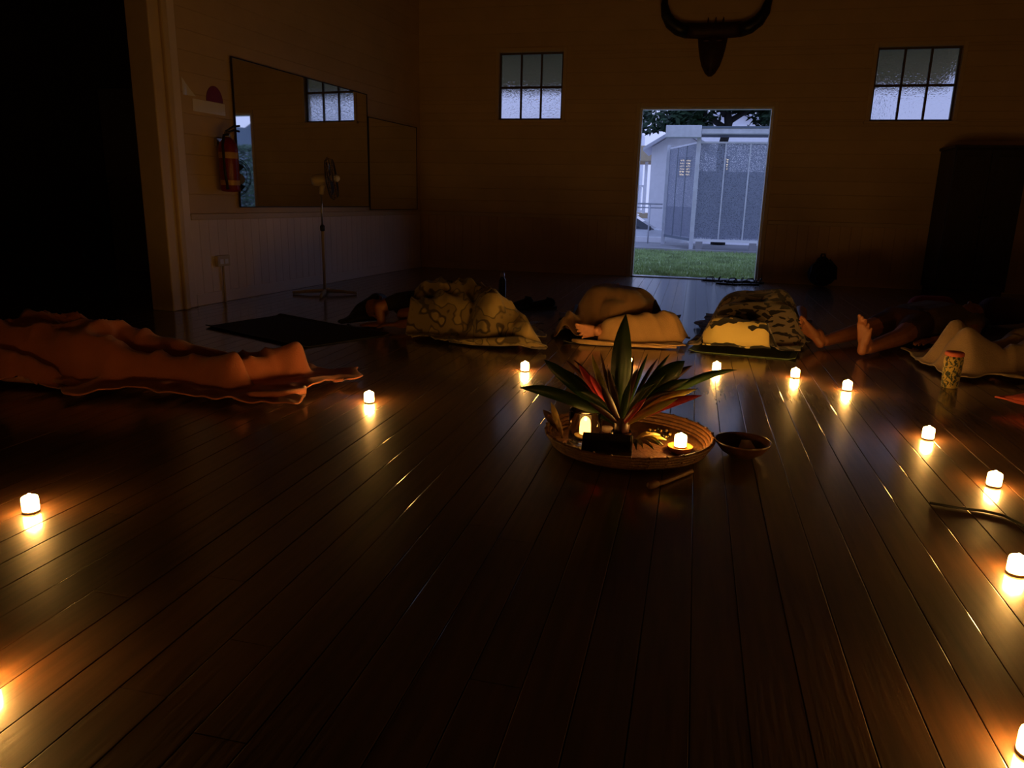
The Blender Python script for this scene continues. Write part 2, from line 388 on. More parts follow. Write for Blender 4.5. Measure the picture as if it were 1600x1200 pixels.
# wall end: post with casings beside the dark opening
tr = thing('trim_1', LW(5.2, 0, 0), kind='structure')
MB().box(5.03, 5.14, -.16, .05, 0, ZC - .01, LW).build('post', 'trim', tr, bevel=.008)
MB().box(5.142, 5.20, 0, .075, 0, ZC - .01, LW).build('casing', 'trim', tr, bevel=.012)
MB().box(5.202, 5.318, 0, .035, 0, ZC - .01, LW).build('casing', 'white_board', tr, bevel=.010)

# ------------------------------------------------------------------ door opening and windows
d1 = thing('door_1', (0, YB, 0), kind='structure')
MB().box(DOOR[0] - .05, DOOR[0], YB - .02, YB - .001, 0, DOOR[3] + .05).build('architrave', 'trim', d1, bevel=.004)
MB().box(DOOR[1], DOOR[1] + .05, YB - .02, YB - .001, 0, DOOR[3] + .05).build('architrave', 'trim', d1, bevel=.004)
MB().box(DOOR[0], DOOR[1], YB - .02, YB - .001, DOOR[3], DOOR[3] + .05).build('architrave', 'trim', d1, bevel=.004)
MB().box(DOOR[0] + .001, DOOR[0] + .025, YB, YB + .13, 0, DOOR[3]).build('jamb', 'white', d1, bevel=.003)
MB().box(DOOR[1] - .025, DOOR[1] - .001, YB, YB + .13, 0, DOOR[3]).build('jamb', 'white', d1, bevel=.003)
MB().box(DOOR[0] + .025, DOOR[1] - .025, YB, YB + .13, DOOR[3] - .025, DOOR[3] - .001).build('door_head', 'white', d1, bevel=.003)
MB().box(DOOR[0] + .001, DOOR[1] - .001, YB - .01, YB + .16, -.03, .012).build('threshold', 'plank', d1, bevel=.006)
for n, w in ((1, W1), (2, W2)):
    wd = thing('window_%d' % n, ((w[0] + w[1]) / 2, YB, w[2]), kind='structure')
    x0, x1, z0, z1 = w; fr = .022; yb = YB + .045
    for a in ((x0 - .045, x0, z0 - .03, z1 + .05), (x1, x1 + .045, z0 - .03, z1 + .05), (x0, x1, z1, z1 + .05)):
        MB().box(a[0], a[1], YB - .022, YB - .001, a[2], a[3]).build('architrave', 'trim', wd, bevel=.004)
    MB().box(x0 - .06, x1 + .06, YB - .045, YB + .03, z0 - .03, z0).build('window_sill', 'trim', wd, bevel=.005)
    sx = [x0 + .001, x0 + fr]; 
    MB().box(x0 + .001, x0 + fr, yb - .02, yb + .02, z0, z1).build('sash_rail', 'sash', wd)
    MB().box(x1 - fr, x1 - .001, yb - .02, yb + .02, z0, z1).build('sash_rail', 'sash', wd)
    MB().box(x0 + fr, x1 - fr, yb - .02, yb + .02, z1 - fr, z1 - .001).build('sash_rail', 'sash', wd)
    MB().box(x0 + fr, x1 - fr, yb - .02, yb + .02, z0 + .001, z0 + fr).build('sash_rail', 'sash', wd)
    zm = z0 + (z1 - z0) * .49; bw_ = .011
    MB().box(x0 + fr, x1 - fr, yb - .018, yb + .018, zm - bw_ * 1.2, zm + bw_ * 1.2).build('glazing_bar', 'sash', wd)
    xs = [x0 + fr] + [x0 + fr + (x1 - x0 - 2 * fr) * k / 3 for k in (1, 2)] + [x1 - fr]
    for k in (1, 2):
        MB().box(xs[k] - bw_, xs[k] + bw_, yb - .016, yb + .016, z0 + fr, zm - bw_ * 1.2).build('glazing_bar', 'sash', wd)
        MB().box(xs[k] - bw_, xs[k] + bw_, yb - .016, yb + .016, zm + bw_ * 1.2, z1 - fr).build('glazing_bar', 'sash', wd)
    for k in range(3):
        for (za, zb) in ((z0 + fr, zm - .012), (zm + .012, z1 - fr)):
            MB().box(xs[k] + .008, xs[k + 1] - .008, yb - .003, yb + .003, za - .003, zb + .003).build('pane', 'obscure', wd)

# door in the dark side room
d2 = thing('door_2', (-6.2, 7.5, 0), kind='structure')
M['grey_door'] = mat('grey_door_paint', (0.16, 0.15, 0.15), .4, var=.05)
MB().box(-6.62, -5.72, 7.455, 7.499, 0.01, 2.02).build('door_leaf', 'grey_door', d2, bevel=.004)
for a in ((-6.70, -6.63), (-5.71, -5.64)): MB().box(a[0], a[1], 7.45, 7.499, 0, 2.1).build('architrave', 'darkroom', d2)
MB().box(-6.63, -5.71, 7.45, 7.499, 2.03, 2.1).build('architrave', 'darkroom', d2)
MB().lathe([(.004, 0), (.012, .004), (.012, .03), (.028, .045), (.028, .06), (.004, .075)], (-6.55, 7.455, 1.02), 14, ax=(0, -1, 0)).build('door_knob', 'metal', d2, smooth=True)

# ------------------------------------------------------------------ left wall fittings
def wbox(y0, y1, o0, o1, z0, z1): return MB().box(y0, y1, o0, o1, z0, z1, LW)
def mirror(y0, y1, z0, z1, label):
    t = thing('wall_mirror', LW((y0 + y1) / 2, .03, z0), label, 'mirror')
    wbox(y0 + .006, y1 - .006, .030, .036, z0 + .006, z1 - .006).build('mirror_glass', 'mirror', t)
    wbox(y0, y1, .0285, .030, z0, z1).build('backing', 'black', t)
    f = .008
    for a in ((y0, y0 + f, z0, z1), (y1 - f, y1, z0, z1), (y0 + f, y1 - f, z0, z0 + f), (y0 + f, y1 - f, z1 - f, z1)):
        wbox(a[0], a[1], .030, .040, a[2], a[3]).build('frame_strip', 'darkwood', t)
    return t
mirror(5.93, 8.22, .80, 2.035, 'large frameless wall mirror reflecting the window beside the corner')
mirror(8.235, 9.50, .765, 1.80, 'smaller lower mirror on the wall next to the room corner')

ex = thing('fire_extinguisher', LW(5.72, .012, .92), 'red fire extinguisher with black hose hung on wall beside the mirror', 'fire extinguisher')
c = Vector(LW(5.72, .115, 0))
MB().lathe([(.03, .93), (.068, .935), (.078, .95), (.078, 1.28), (.07, 1.32), (.035, 1.36), (.022, 1.37)], c, 20).build('cylinder', 'red', ex, smooth=True)
MB().lathe([(.0788, .985), (.0792, .99), (.0792, 1.02), (.0788, 1.025)], c, 20, False, False).build('label_band', 'label', ex, smooth=True)
MB().lathe([(.0788, 1.20), (.0792, 1.205), (.0792, 1.245), (.0788, 1.25)], c, 20, False, False).build('label_band', 'label', ex, smooth=True)
MB().lathe([(.02, 1.37), (.024, 1.375), (.024, 1.41), (.015, 1.415)], c, 12).build('valve', 'metal', ex, smooth=True)
MB().tube([c + Vector((0, -.02, 1.40)), c + Vector((.03, .05, 1.43)), c + Vector((.05, .10, 1.425))], .009).build('handle', 'black', ex, smooth=True)
MB().tube([c + Vector((0, -.02, 1.415)), c + Vector((.03, .05, 1.46)), c + Vector((.05, .11, 1.47))], .008).build('handle', 'black', ex, smooth=True)
MB().tube([c + Vector(p) for p in ((.02, -.02, 1.39), (.03, -.09, 1.38), (.03, -.115, 1.30), (.03, -.11, 1.10), (.03, -.09, .99), (.03, -.085, .95))], [.011] * 5 + [.016]).build('hose', 'rubber', ex, smooth=True)
wbox(5.68, 5.76, .012, .04, 1.30, 1.36).build('bracket', 'metal', ex)

sg = thing('fire_sign', LW(5.70, .012, 1.55), 'white sign with red half disc above the fire extinguisher', 'sign')
wbox(5.46, 5.84, .0125, .0165, 1.55, 1.645).build('sign_board', 'laminated', sg, bevel=.002)
mb = MB(); n = 14
mb.rings([[LW(5.72 + .10 * cos(pi * k / n), o, 1.647 + .125 * sin(pi * k / n)) for k in range(n + 1)] for o in (.0125, .0165)])
mb.build('half_disc', 'red', sg)
pp = thing('paper_notice', LW(5.42, .012, 1.62), 'small curling white paper notice taped up by the wall end', 'notice')
mb = MB(); mb.rings([[LW(5.36 + .12 * (k / 6), .013 + .02 * (k / 6) ** 2 + d, 1.66 + (0.13 * (1 - k / 6) if j else 0)) for j, d in ((0, 0), (1, 0), (1, .001), (0, .001))] for k in range(7)])
mb.build('sheet', 'laminated', pp)
ot = thing('power_outlet', LW(5.66, .012, 0.0), 'double power outlet low on the wall with conduit to floor', 'outlet')
wbox(5.58, 5.74, .0125, .045, .31, .40).build('plate', 'fan', ot, bevel=.006)
wbox(5.61, 5.65, .045, .048, .33, .37).build('socket', 'white', ot); wbox(5.67, 5.71, .045, .048, .33, .37).build('socket', 'white', ot)
MB().tube([LW(5.66, .030, .31), LW(5.66, .030, .001)], .010).build('conduit', 'fan', ot, smooth=True)

# pedestal fan by the wall
fp = Vector((-3.40, 6.46, 0))
fa = thing('pedestal_fan', fp, 'slim cream pedestal fan on cross feet against pale wall', 'fan')
for k, a in enumerate((20, 110, 200, 290)):
    d = Vector((cos(radians(a)), sin(radians(a)), 0)); L = .30
    MB().tube([fp + Vector((0, 0, .035)), fp + d * L * .5 + Vector((0, 0, .03)), fp + d * L + Vector((0, 0, .015))], [.018, .016, .014]).build('foot', 'fan', fa, smooth=True)
MB().tube([fp + Vector((0, 0, .03)), fp + Vector((0, 0, .62))], .014).build('outer_pole', 'fan', fa, smooth=True)
MB().tube([fp + Vector((0, 0, .62)), fp + Vector((0, 0, .96))], .010).build('inner_pole', 'metal', fa, smooth=True)
MB().lathe([(.010, .59), (.022, .60), (.022, .64), (.012, .655)], fp, 12).build('height_collar', 'black', fa, smooth=True)
hd = fp + Vector((.02, 0, 1.06)); ax = Vector((.92, .35, .12)).normalized()
MB().lathe([(.02, -.10), (.045, -.09), (.055, -.05), (.055, .02), (.04, .035)], hd, 14, ax=ax).build('motor', 'fan', fa, smooth=True)
MB().tube([fp + Vector((0, 0, .93)), hd - Vector((0, 0, .03))], [.022, .03]).build('neck', 'fan', fa, smooth=True)
cg = MB(); e1 = ax.orthogonal().normalized(); e2 = ax.cross(e1)
for R_, o_ in ((.19, .0), (.17, .045), (.17, -.02)): cg.torus(hd + ax * (.07 + o_), R_, .003, 28, 5, ax)
for k in range(24):
    a = 2 * pi * k / 24; d = e1 * cos(a) + e2 * sin(a)
    cg.tube([hd + ax * .125 + d * .04, hd + ax * .115 + d * .17, hd + ax * .07 + d * .19, hd + ax * .05 + d * .17, hd + ax * .03 + d * .05], .0014, 4)
cg.build('wire_cage', 'black', fa)
for k in range(3):
    mb = MB(); a0 = 2 * pi * k / 3; R_ = []
    for j in range(6):
        a = a0 + j * .16; d = e1 * cos(a) + e2 * sin(a); R_.append([hd + ax * (.06 + .02 * j / 5) + d * .035, hd + ax * (.06 + .02 * j / 5) + d * .15, hd + ax * (.062 + .02 * j / 5) + d * .15, hd + ax * (.062 + .02 * j / 5) + d * .035])
    mb.rings(R_); mb.build('blade', 'black', fa)
MB().ell(hd + ax * .128, (.032, .032, .032)).build('hub_cap', 'white', fa, smooth=True)

# ------------------------------------------------------------------ back wall: carved buffalo head, cupboard, bag
bx, by = 0.02, YB - .012
bh = thing('buffalo_head', (bx, by, 2.38), 'dark carved buffalo head with black horns hung above the doorway', 'wall carving')
mb = MB(); R_ = []
for z, w, d in ((2.385, .02, .05), (2.42, .06, .10), (2.50, .105, .13), (2.60, .135, .14), (2.70, .155, .13), (2.80, .17, .12), (2.84, .16, .06)):
    R_.append([(bx + w * cos(a), by - max(0.001, d * sin(a)) if sin(a) > 0 else by - .001, z) for a in [pi * k / 12 for k in range(13)]])
mb.rings(R_); mb.build('face', 'mask', bh, smooth=True)
mb = MB(); mb.rings([[(x, by - .075 + .07 * cos(a), 2.87 + .085 * sin(a) + .01 * (abs(x - bx) / .3) ** 2) for a in [2 * pi * k / 14 for k in range(14)]] for x in (bx - .31, bx - .2, bx - .1, bx, bx + .1, bx + .2, bx + .31)])
mb.build('brow_band', 'mask', bh, smooth=True)
for s in (-1, 1):
    pts = [(bx + s * q[0], by - .085 - q[2], q[1]) for q in ((.29, 2.87, 0), (.40, 2.90, .01), (.49, 2.96, .02), (.55, 3.05, .03), (.575, 3.16, .03), (.57, 3.28, .02), (.555, 3.38, .01))]
    MB().tube(pts, [.082, .078, .070, .058, .042, .026, .006], 14).build('horn', 'horn', bh, smooth=True)
    MB().ell((bx + s * .075, by - .135, 2.755), (.035, .012, .012)).build('eye', 'bone', bh, smooth=True)
    MB().ell((bx + s * .03, by - .105, 2.44), (.012, .012, .014)).build('nostril', 'horn', bh, smooth=True)
for dx in (-.07, .015, .10): MB().tube([(bx + dx, by - .075, 2.945), (bx + dx + .004, by - .075, 3.015)], [.016, .004]).build('spike', 'mask', bh, smooth=True)

cu = thing('cupboard', (2.95, 9.40, 0), 'tall black-brown cupboard with double doors against the back wall', 'cupboard')
MB().box(2.62, 3.32, 9.10, YB - .03, 0.06, 1.56).build('carcass', 'darkwood', cu, bevel=.004)
MB().box(2.60, 3.34, 9.07, YB - .03, 1.56, 1.59).build('cornice', 'darkwood', cu, bevel=.006)
MB().box(2.64, 3.30, 9.12, YB - .05, 0.0, .06).build('plinth', 'darkwood', cu)
for a, b, h in ((2.63, 2.968, 2.94), (2.972, 3.31, 3.0)):
    dr = MB().box(a, b, 9.078, 9.099, .08, 1.545).build('door', 'darkwood', cu, bevel=.003)
    MB().ell((h, 9.066, .85), (.013, .013, .013)).build('knob', 'black', dr, smooth=True)
    MB().box(a + .06, b - .06, 9.070, 9.079, .15, 1.48).build('door_panel', 'darkwood', dr, bevel=.004)

bp = thing('backpack', (1.50, 9.42, 0), 'black backpack slumped on floor against the back wall', 'bag')
MB().ell((1.50, 9.46, .155), (.165, .10, .155)).build('body', 'edge_cloth', bp, smooth=True)
MB().ell((1.49, 9.46, .29), (.075, .07, .065)).build('top_flap', 'edge_cloth', bp, smooth=True)
MB().ell((1.51, 9.365, .11), (.10, .04, .075)).build('front_pocket', 'edge_cloth', bp, smooth=True)
MB().tube([(1.46, 9.45, .33), (1.47, 9.44, .385), (1.50, 9.44, .385), (1.52, 9.45, .33)], .010).build('carry_loop', 'black', bp, smooth=True)
for s in (-1, 1): MB().tube([(1.5 + s * .06, 9.42, .32), (1.5 + s * .13, 9.36, .24), (1.5 + s * .14, 9.36, .10)], .013).build('strap', 'black', bp, smooth=True)

# ------------------------------------------------------------------ outside
LZ = -0.12
M['lawn'] = mat('lawn', (0.24, 0.30, 0.13), .9, var=.35, scale=1.2, bump=.5, bscale=30)
M['blade'] = mat('grass_blade', (0.28, 0.37, 0.15), .8, var=.4, scale=3)
M['concrete'] = mat('grey_concrete', (0.30, 0.29, 0.30), .9, var=.15, scale=2)
M['bitumen'] = mat('grey_road', (0.34, 0.34, 0.36), .9, var=.15, scale=2)
M['galv'] = mat('galvanised_steel', (0.60, 0.61, 0.66), .45, var=.1, metal=.2)
M['slate'] = mat('grey_blue_sheet', (0.12, 0.15, 0.19), .6, var=.08)
M['soffit'] = mat('white_soffit', (0.40, 0.31, 0.25), .7, var=.05)
M['outwall'] = mat('white_render', (0.92, 0.90, 0.92), .8, var=.03)
M['tan'] = mat('tan_fascia', (0.46, 0.36, 0.22), .7, var=.05)
M['roofing'] = mat('pale_metal_roof', (0.62, 0.62, 0.68), .5, var=.04)
M['car'] = mat('white_car_paint', (0.72, 0.72, 0.76), .2, coat=.6)
M['carglass'] = mat('dark_car_glass', (0.03, 0.035, 0.05), .05)
M['foliage'] = mat('tree_leaves', (0.022, 0.055, 0.022), .6, var=.5, scale=2)
M['bark'] = mat('dark_bark', (0.035, 0.03, 0.028), .9, var=.3, scale=6, bump=.5)
M['lit'] = mat('lit_louvre', (0.9, 0.7, 0.4), .5, emit=(1.0, 0.80, 0.50), es=1.7)
m, t, b = new_mat('perforated_screen'); b.inputs['Base Color'].default_value = (0.28, 0.30, 0.38, 1); b.inputs['Roughness'].default_value = .6
tp = t.nodes.new('ShaderNodeBsdfTransparent'); mx = t.nodes.new('ShaderNodeMixShader'); mx.inputs[0].default_value = .52
g = t.nodes.new('ShaderNodeNewGeometry'); vo = t.nodes.new('ShaderNodeTexVoronoi'); vo.inputs['Scale'].default_value = 60
lt = t.nodes.new('ShaderNodeMath'); lt.operation = 'GREATER_THAN'; lt.inputs[1].default_value = .44
t.links.new(g.outputs['Position'], vo.inputs['Vector']); t.links.new(vo.outputs['Distance'], lt.inputs[0]); t.links.new(lt.outputs[0], mx.inputs[0])
t.links.new(tp.outputs[0], mx.inputs[1]); t.links.new(b.outputs[0], mx.inputs[2]); t.links.new(mx.outputs[0], t.nodes['Material Output'].inputs[0]); M['screen'] = m

tag(MB().box(-30, 30, YB + .2, 17.4, LZ - .3, LZ).build('ground_lawn', 'lawn'), kind='structure')
tag(MB().box(-30, 30, 17.4, 21.5, LZ - .35, LZ - .02).build('ground_path', 'concrete'), kind='structure')
tag(MB().box(-60, 60, 21.5, 90, -1.4, -.80).build('ground_road', 'bitumen'), kind='structure')
tag(MB().box(-30, 30, 17.3, 17.42, LZ - .2, LZ + .05).build('kerb', 'concrete'), kind='structure')
gb = MB(); rg = random.Random(3)
for i in range(26000):
    y = 10.0 + 7.2 * rg.random() ** 1.3; x = rg.uniform(-.105 * y - .6, .10 * y + .9)
    h = rg.uniform(.025, .06); a = rg.uniform(0, pi); w = .006 + .0004 * y; l = rg.uniform(-.02, .02)
    gb.v += [(x - w * cos(a), y - w * sin(a), LZ), (x + w * cos(a), y + w * sin(a), LZ), (x + l, y + l, LZ + h)]; k = len(gb.v); gb.f.append((k - 3, k - 2, k - 1))
tag(gb.build('grass', 'blade'), 'short green grass growing outside the open doorway', 'grass', kind='stuff')

tag(MB().box(-30, -.86, 21.3, 21.5, LZ - .1, .0).build('ground_edge_wall', 'outwall'), kind='structure')
# eave over the back wall
ev = thing('eave', (0, YB + .12, 2.85), kind='structure')
MB().hexa([(-6, YB + .13, 2.74), (2.93, YB + .13, 2.74), (2.93, 10.92, 2.44), (-6, 10.92, 2.44), (-6, YB + .13, 2.78), (2.93, YB + .13, 2.78), (2.93, 10.92, 2.48), (-6, 10.92, 2.48)]).build('soffit', 'soffit', ev)
MB().box(-6, 2.93, 10.92, 10.95, 2.40, 2.56).build('fascia', 'white', ev)

# screened enclosure
Y0 = 18.0
en = thing('steel_enclosure', (.5, Y0, LZ), 'tall grey perforated steel screen enclosure standing beyond the lawn', 'enclosure')
MB().box(-.125, -.03, Y0 - .05, Y0 + .05, LZ, 2.40).build('corner_post', 'galv', en, bevel=.006)
zt, zb = 2.25, .14
MB().box(-.03, 3.2, Y0 - .004, Y0 + .004, zb, zt).build('screen_sheet', 'screen', en)
for x in (.52, 1.05, 1.6, 2.15, 2.7): MB().box(x - .016, x + .016, Y0 - .02, Y0 + .02, zb, zt).build('upright', 'galv', en)
MB().box(-.03, 3.2, Y0 - .025, Y0 + .025, zt, zt + .04).build('top_rail', 'galv', en)
MB().box(-.03, 3.2, Y0 - .025, Y0 + .025, zb - .06, zb).build('bottom_rail', 'white', en)
sd = lambda s, d, z: (-.12 - .68 * s, Y0 + .1 + 2.0 * s + d, z)
MB().box(0, 1, -.004, .004, zb, zt, sd).build('screen_sheet', 'screen', en)
for s in (.33, .66, 1.0): MB().box(s - .014, s + .014, -.02, .02, zb, zt, sd).build('upright', 'slate', en)
MB().box(0, 1, -.03, .03, zt, zt + .04, sd).build('top_rail', 'galv', en); MB().box(0, 1, -.03, .03, zb - .06, zb, sd).build('bottom_rail', 'slate', en)
MB().box(-.02, 3.2, Y0 + .30, Y0 + .34, .16, 1.66).build('backing_sheet', 'slate', en)
MB().box(.0, 1.0, .12, .16, .16, .85, sd).build('backing_sheet', 'slate', en)
MB().box(-.82, -.04, Y0 - .25, Y0 + .05, 2.36, 2.62).build('gutter_box', 'galv', en, bevel=.01)
MB().box(-.04, 3.4, Y0 - .20, Y0 + .02, 2.44, 2.56).build('roof_beam', 'galv', en, bevel=.01)
MB().box(-.04, 3.4, Y0 - .22, Y0 + 2.2, 2.561, 2.60).build('roof_sheet', 'slate', en)
MB().box(3.1, 3.2, Y0 - .05, Y0 + .05, LZ, 2.44).build('corner_post', 'galv', en)
MB().box(-.86, -.76, Y0 + 2.05, Y0 + 2.15, LZ, 2.36).build('corner_post', 'galv', en)
for x in (.1, 1.3, 2.5): MB().box(x - .08, x + .08, Y0 - .06, Y0 + .06, LZ, zb - .06).build('footing', 'concrete', en)

# handrail along the path
hr = thing('handrail', (-2, 20.6, LZ), 'grey pipe handrail beside the white car outside', 'railing')
MB().tube([(-5, 20.6, .90), (-.9, 20.6, .90)], .022).build('top_rail', 'galv', hr, smooth=True)
MB().tube([(-5, 20.6, .80), (-.9, 20.6, .80)], .016).build('mid_rail', 'galv', hr, smooth=True)
for x in (-4.2, -2.8, -1.23): MB().tube([(x, 20.6, LZ - .02), (x, 20.6, .90)], .02).build('rail_post', 'galv', hr, smooth=True)

# white car, nose to the right
cx0, cyc = -.72, 22.6
car = thing('car', (-2.2, cyc, -.80), 'white car parked beyond the handrail outside the doorway', 'car')
def carring(x, w, zlo, zhi): return [(x, cyc - w, zlo + .1), (x, cyc - w * 1.02, (zlo + zhi) / 2), (x, cyc - w * .9, zhi), (x, cyc + w * .9, zhi), (x, cyc + w * 1.02, (zlo + zhi) / 2), (x, cyc + w, zlo + .1), (x, cyc + w * .8, zlo), (x, cyc - w * .8, zlo)]
g0 = -.80
MB().rings([carring(cx0 + x, w, g0 + .22, g0 + z) for x, w, z in ((.62, .6, .62), (.55, .78, .78), (.1, .86, .92), (-.45, .88, 1.0), (-1.4, .88, 1.0), (-2.6, .88, 1.02), (-3.4, .86, 1.0), (-3.75, .7, .8))]).build('body', 'car', car, smooth=True)
MB().rings([[(cx0 + x, cyc - w, g0 + z), (cx0 + x, cyc + w, g0 + z)][:1] + [(cx0 + x2, cyc - w * .86, g0 + z2), (cx0 + x2, cyc + w * .86, g0 + z2), (cx0 + x, cyc + w, g0 + z)] for x, x2, z, z2, w in ((-.42, -.50, .99, 1.02, .80), (-.75, -1.05, .99, 1.36, .80), (-1.6, -1.6, .99, 1.47, .80), (-2.6, -2.4, .99, 1.42, .80), (-3.2, -3.0, .99, 1.08, .8))]).build('cabin', 'carglass', car, smooth=False)
MB().rings([[(cx0 + x, cyc - .70, g0 + z), (cx0 + x, cyc + .70, g0 + z), (cx0 + x, cyc + .70, g0 + z + .03), (cx0 + x, cyc - .70, g0 + z + .03)] for x, z in ((-.98, 1.355), (-1.3, 1.45), (-1.7, 1.475), (-2.3, 1.43), (-2.7, 1.30))]).build('roof', 'car', car, smooth=True)
for x in (-.1, -2.75):
    for s in (-1, 1): MB().lathe([(.10, -.10), (.30, -.10), (.33, -.07), (.33, .07), (.30, .10), (.10, .10)], (cx0 + x, cyc + s * .79, g0 + .33), 18, ax=(0, 1, 0)).build('wheel', 'rubber', car, smooth=True)
MB().ell((cx0 - .55, cyc - .95, g0 + 1.03), (.06, .09, .07)).build('wing_mirror', 'carglass', car, smooth=True)
MB().ell((cx0 + .48, cyc - .66, g0 + .66), (.09, .14, .07)).build('headlight', 'white', car, smooth=True)

# buildings
def gable(name, x0, x1, y0, y1, z0, ze, zr, label, wallm='outwall', roofm='roofing', xr=None):
    xr = (x0 + x1) / 2 if xr is None else xr
    b_ = thing(name, ((x0 + x1) / 2, (y0 + y1) / 2, z0), label, 'building')
    MB().rings([[(x0, y, z0), (x1, y, z0), (x1, y, ze), (xr, y, zr), (x0, y, ze)] for y in (y0, y1)]).build('wall', wallm, b_)
    for a, s in ((x0, -1), (x1, 1)):
        dz = (zr - ze) / abs(xr - a) * .25
        MB().hexa([(a + s * .25, y0 - .3, ze - dz + .02), (xr, y0 - .3, zr + .02), (xr, y1, zr + .02), (a + s * .25, y1, ze - dz + .02), (a + s * .25, y0 - .3, ze - dz + .12), (xr, y0 - .3, zr + .12), (xr, y1, zr + .12), (a + s * .25, y1, ze - dz + .12)]).build('roof', roofm, b_)
    return b_
g1 = gable('white_hall', -1.0, 2.84, 28, 36, -.80, 3.42, 4.03, 'white gabled building standing behind the screen enclosure')
def louvre(parent, x, y, z, w, h, n, lit='lit'):
    f = MB().box(x - w / 2 - .05, x + w / 2 + .05, y - .03, y, z - .05, z + h + .05).build('window', 'slate', parent)
    for k in range(n):
        zz = z + h * k / n
        MB().hexa([(x - w / 2, y - .06, zz), (x + w / 2, y - .06, zz), (x + w / 2, y - .035, zz + h / n * .55), (x - w / 2, y - .035, zz + h / n * .55), (x - w / 2, y - .055, zz), (x + w / 2, y - .055, zz), (x + w / 2, y - .031, zz + h / n * .55), (x - w / 2, y - .031, zz + h / n * .55)]).build('louvre_blade', lit, f)
louvre(g1, .82, 28, 2.1, .20, .42, 5)
g2 = gable('white_annexe', -1.52, .1, 24.5, 27.0, -.80, 2.62, 3.12, 'narrow white building with pale roof beside the enclosure', xr=-.70)
louvre(g2, -.56, 24.5, 1.78, .13, .50, 6); louvre(g2, -.38, 24.5, 1.78, .13, .50, 6)
# verandah house at far left
vh = thing('verandah_house', (-4.4, 33, -.80), 'tan trimmed house with white verandah rail and lit doorway', 'building')
MB().box(-8, -2.72, 34.2, 38, -.80, 4.0).build('wall', 'outwall', vh)
MB().box(-8.3, -1.95, 31.4, 34.2, 2.55, 3.15).build('verandah_roof', 'tan', vh, bevel=.02)
MB().box(-8, -2.0, 31.8, 34.2, .3, .5).build('verandah_floor', 'tan', vh)
for x in (-2.15, -4.5): MB().box(x - .06, x + .06, 31.8, 31.92, .5, 2.55).build('verandah_post', 'white', vh)
MB().box(-8, -2.1, 31.82, 31.9, 1.55, 1.63).build('verandah_rail', 'white', vh); MB().box(-8, -2.1, 31.82, 31.9, .55, .62).build('verandah_rail', 'white', vh)
for k in range(22): MB().box(-2.2 - k * .16 - .03, -2.2 - k * .16 + .03, 31.84, 31.88, .62, 1.55).build('baluster', 'white', vh)
MB().box(-3.1, -2.74, 34.15, 34.19, .5, 2.0).build('lit_doorway', 'lit', vh)

# tree behind the enclosure roof
tr_ = thing('tree', (.9, 21.2, -.1), 'spreading dark green tree leaning over the screen enclosure', 'tree')
MB().tube([(.62, 21.2, -.14), (.60, 21.2, 1.2), (.50, 21.2, 2.3), (.62, 21.2, 3.0), (.4, 21.2, 4.2)], [.20, .15, .12, .11, .05], 10).build('trunk', 'bark', tr_, smooth=True)
for q in (((.5, 21.2, 2.9), (-.5, 21, 3.5), (-1.6, 20.8, 3.7)), ((.58, 21.2, 3.0), (1.5, 21.3, 3.6), (2.6, 21, 3.9)), ((.5, 21.2, 3.2), (.2, 20.6, 3.7), (-.6, 20.2, 4.1))):
    MB().tube(q, [.08, .05, .02]).build('branch', 'bark', tr_, smooth=True)
fo = MB(); rf = random.Random(11)
for i in range(260):
    x = rf.uniform(-2.0, 3.0); zlo = 3.34 if 0 < x < 1.5 else (2.95 if x >= 1.5 else 2.85 + .4 * max(0, x + .6)); z = zlo + rf.random() ** 1.4 * 1.6; y = 21.2 + rf.uniform(-1.3, 1.2)
    if x < -.9 and rf.random() < .5: continue
    for j in range(60):
        p = Vector((x + rf.gauss(0, .20), y + rf.gauss(0, .2), z + rf.gauss(0, .12)))
        if p.z < zlo - .06: continue
        a = Vector((rf.gauss(0, 1), rf.gauss(0, 1), rf.gauss(0, .6))).normalized(); bb = a.orthogonal().normalized(); L = rf.uniform(.07, .14)
        k = len(fo.v); fo.v += [tuple(p - a * L), tuple(p + bb * L * .45), tuple(p + a * L), tuple(p - bb * L * .45)]; fo.f.append((k, k + 1, k + 2, k + 3))
fo.build('leaves', 'foliage', tr_)['kind'] = 'stuff'
# shrubs and a hill outside, seen in the wall mirror
for (sx_, sy_, hh, l) in ((11.4, 24.6, 2.5, 'rounded green shrub out past the doorway, seen only in the mirror'), (14.4, 26.2, 2.9, 'taller green shrub out past the doorway, seen only in the mirror')):
    sh_ = thing('shrub', (sx_, sy_, -.8), l, 'shrub')
    MB().tube([(sx_, sy_, -.8), (sx_ + .1, sy_, .4), (sx_, sy_, 1.4)], [.10, .07, .03]).build('stem', 'bark', sh_, True)
    fo = MB()
    for i in range(2600):
        a = rf.uniform(0, 2 * pi); q = rf.random() ** .4; zz = rf.uniform(-.6, hh); rr_ = 1.25 * q * sqrt(max(.05, 1 - ((zz - .9) / (hh - .6)) ** 2))
        p = Vector((sx_ + rr_ * cos(a), sy_ + rr_ * sin(a), zz)); d = Vector((rf.gauss(0, 1), rf.gauss(0, 1), rf.gauss(0, .6))).normalized(); bb = d.orthogonal().normalized(); L = rf.uniform(.07, .13)
        k = len(fo.v); fo.v += [tuple(p - d * L), tuple(p + bb * L * .5), tuple(p + d * L), tuple(p - bb * L * .5)]; fo.f.append((k, k + 1, k + 2, k + 3))
    fo.build('leaves', 'foliage', sh_)['kind'] = 'stuff'
M['hill'] = mat('far_hill', (0.10, 0.13, 0.16), .9, var=.2, scale=.1)
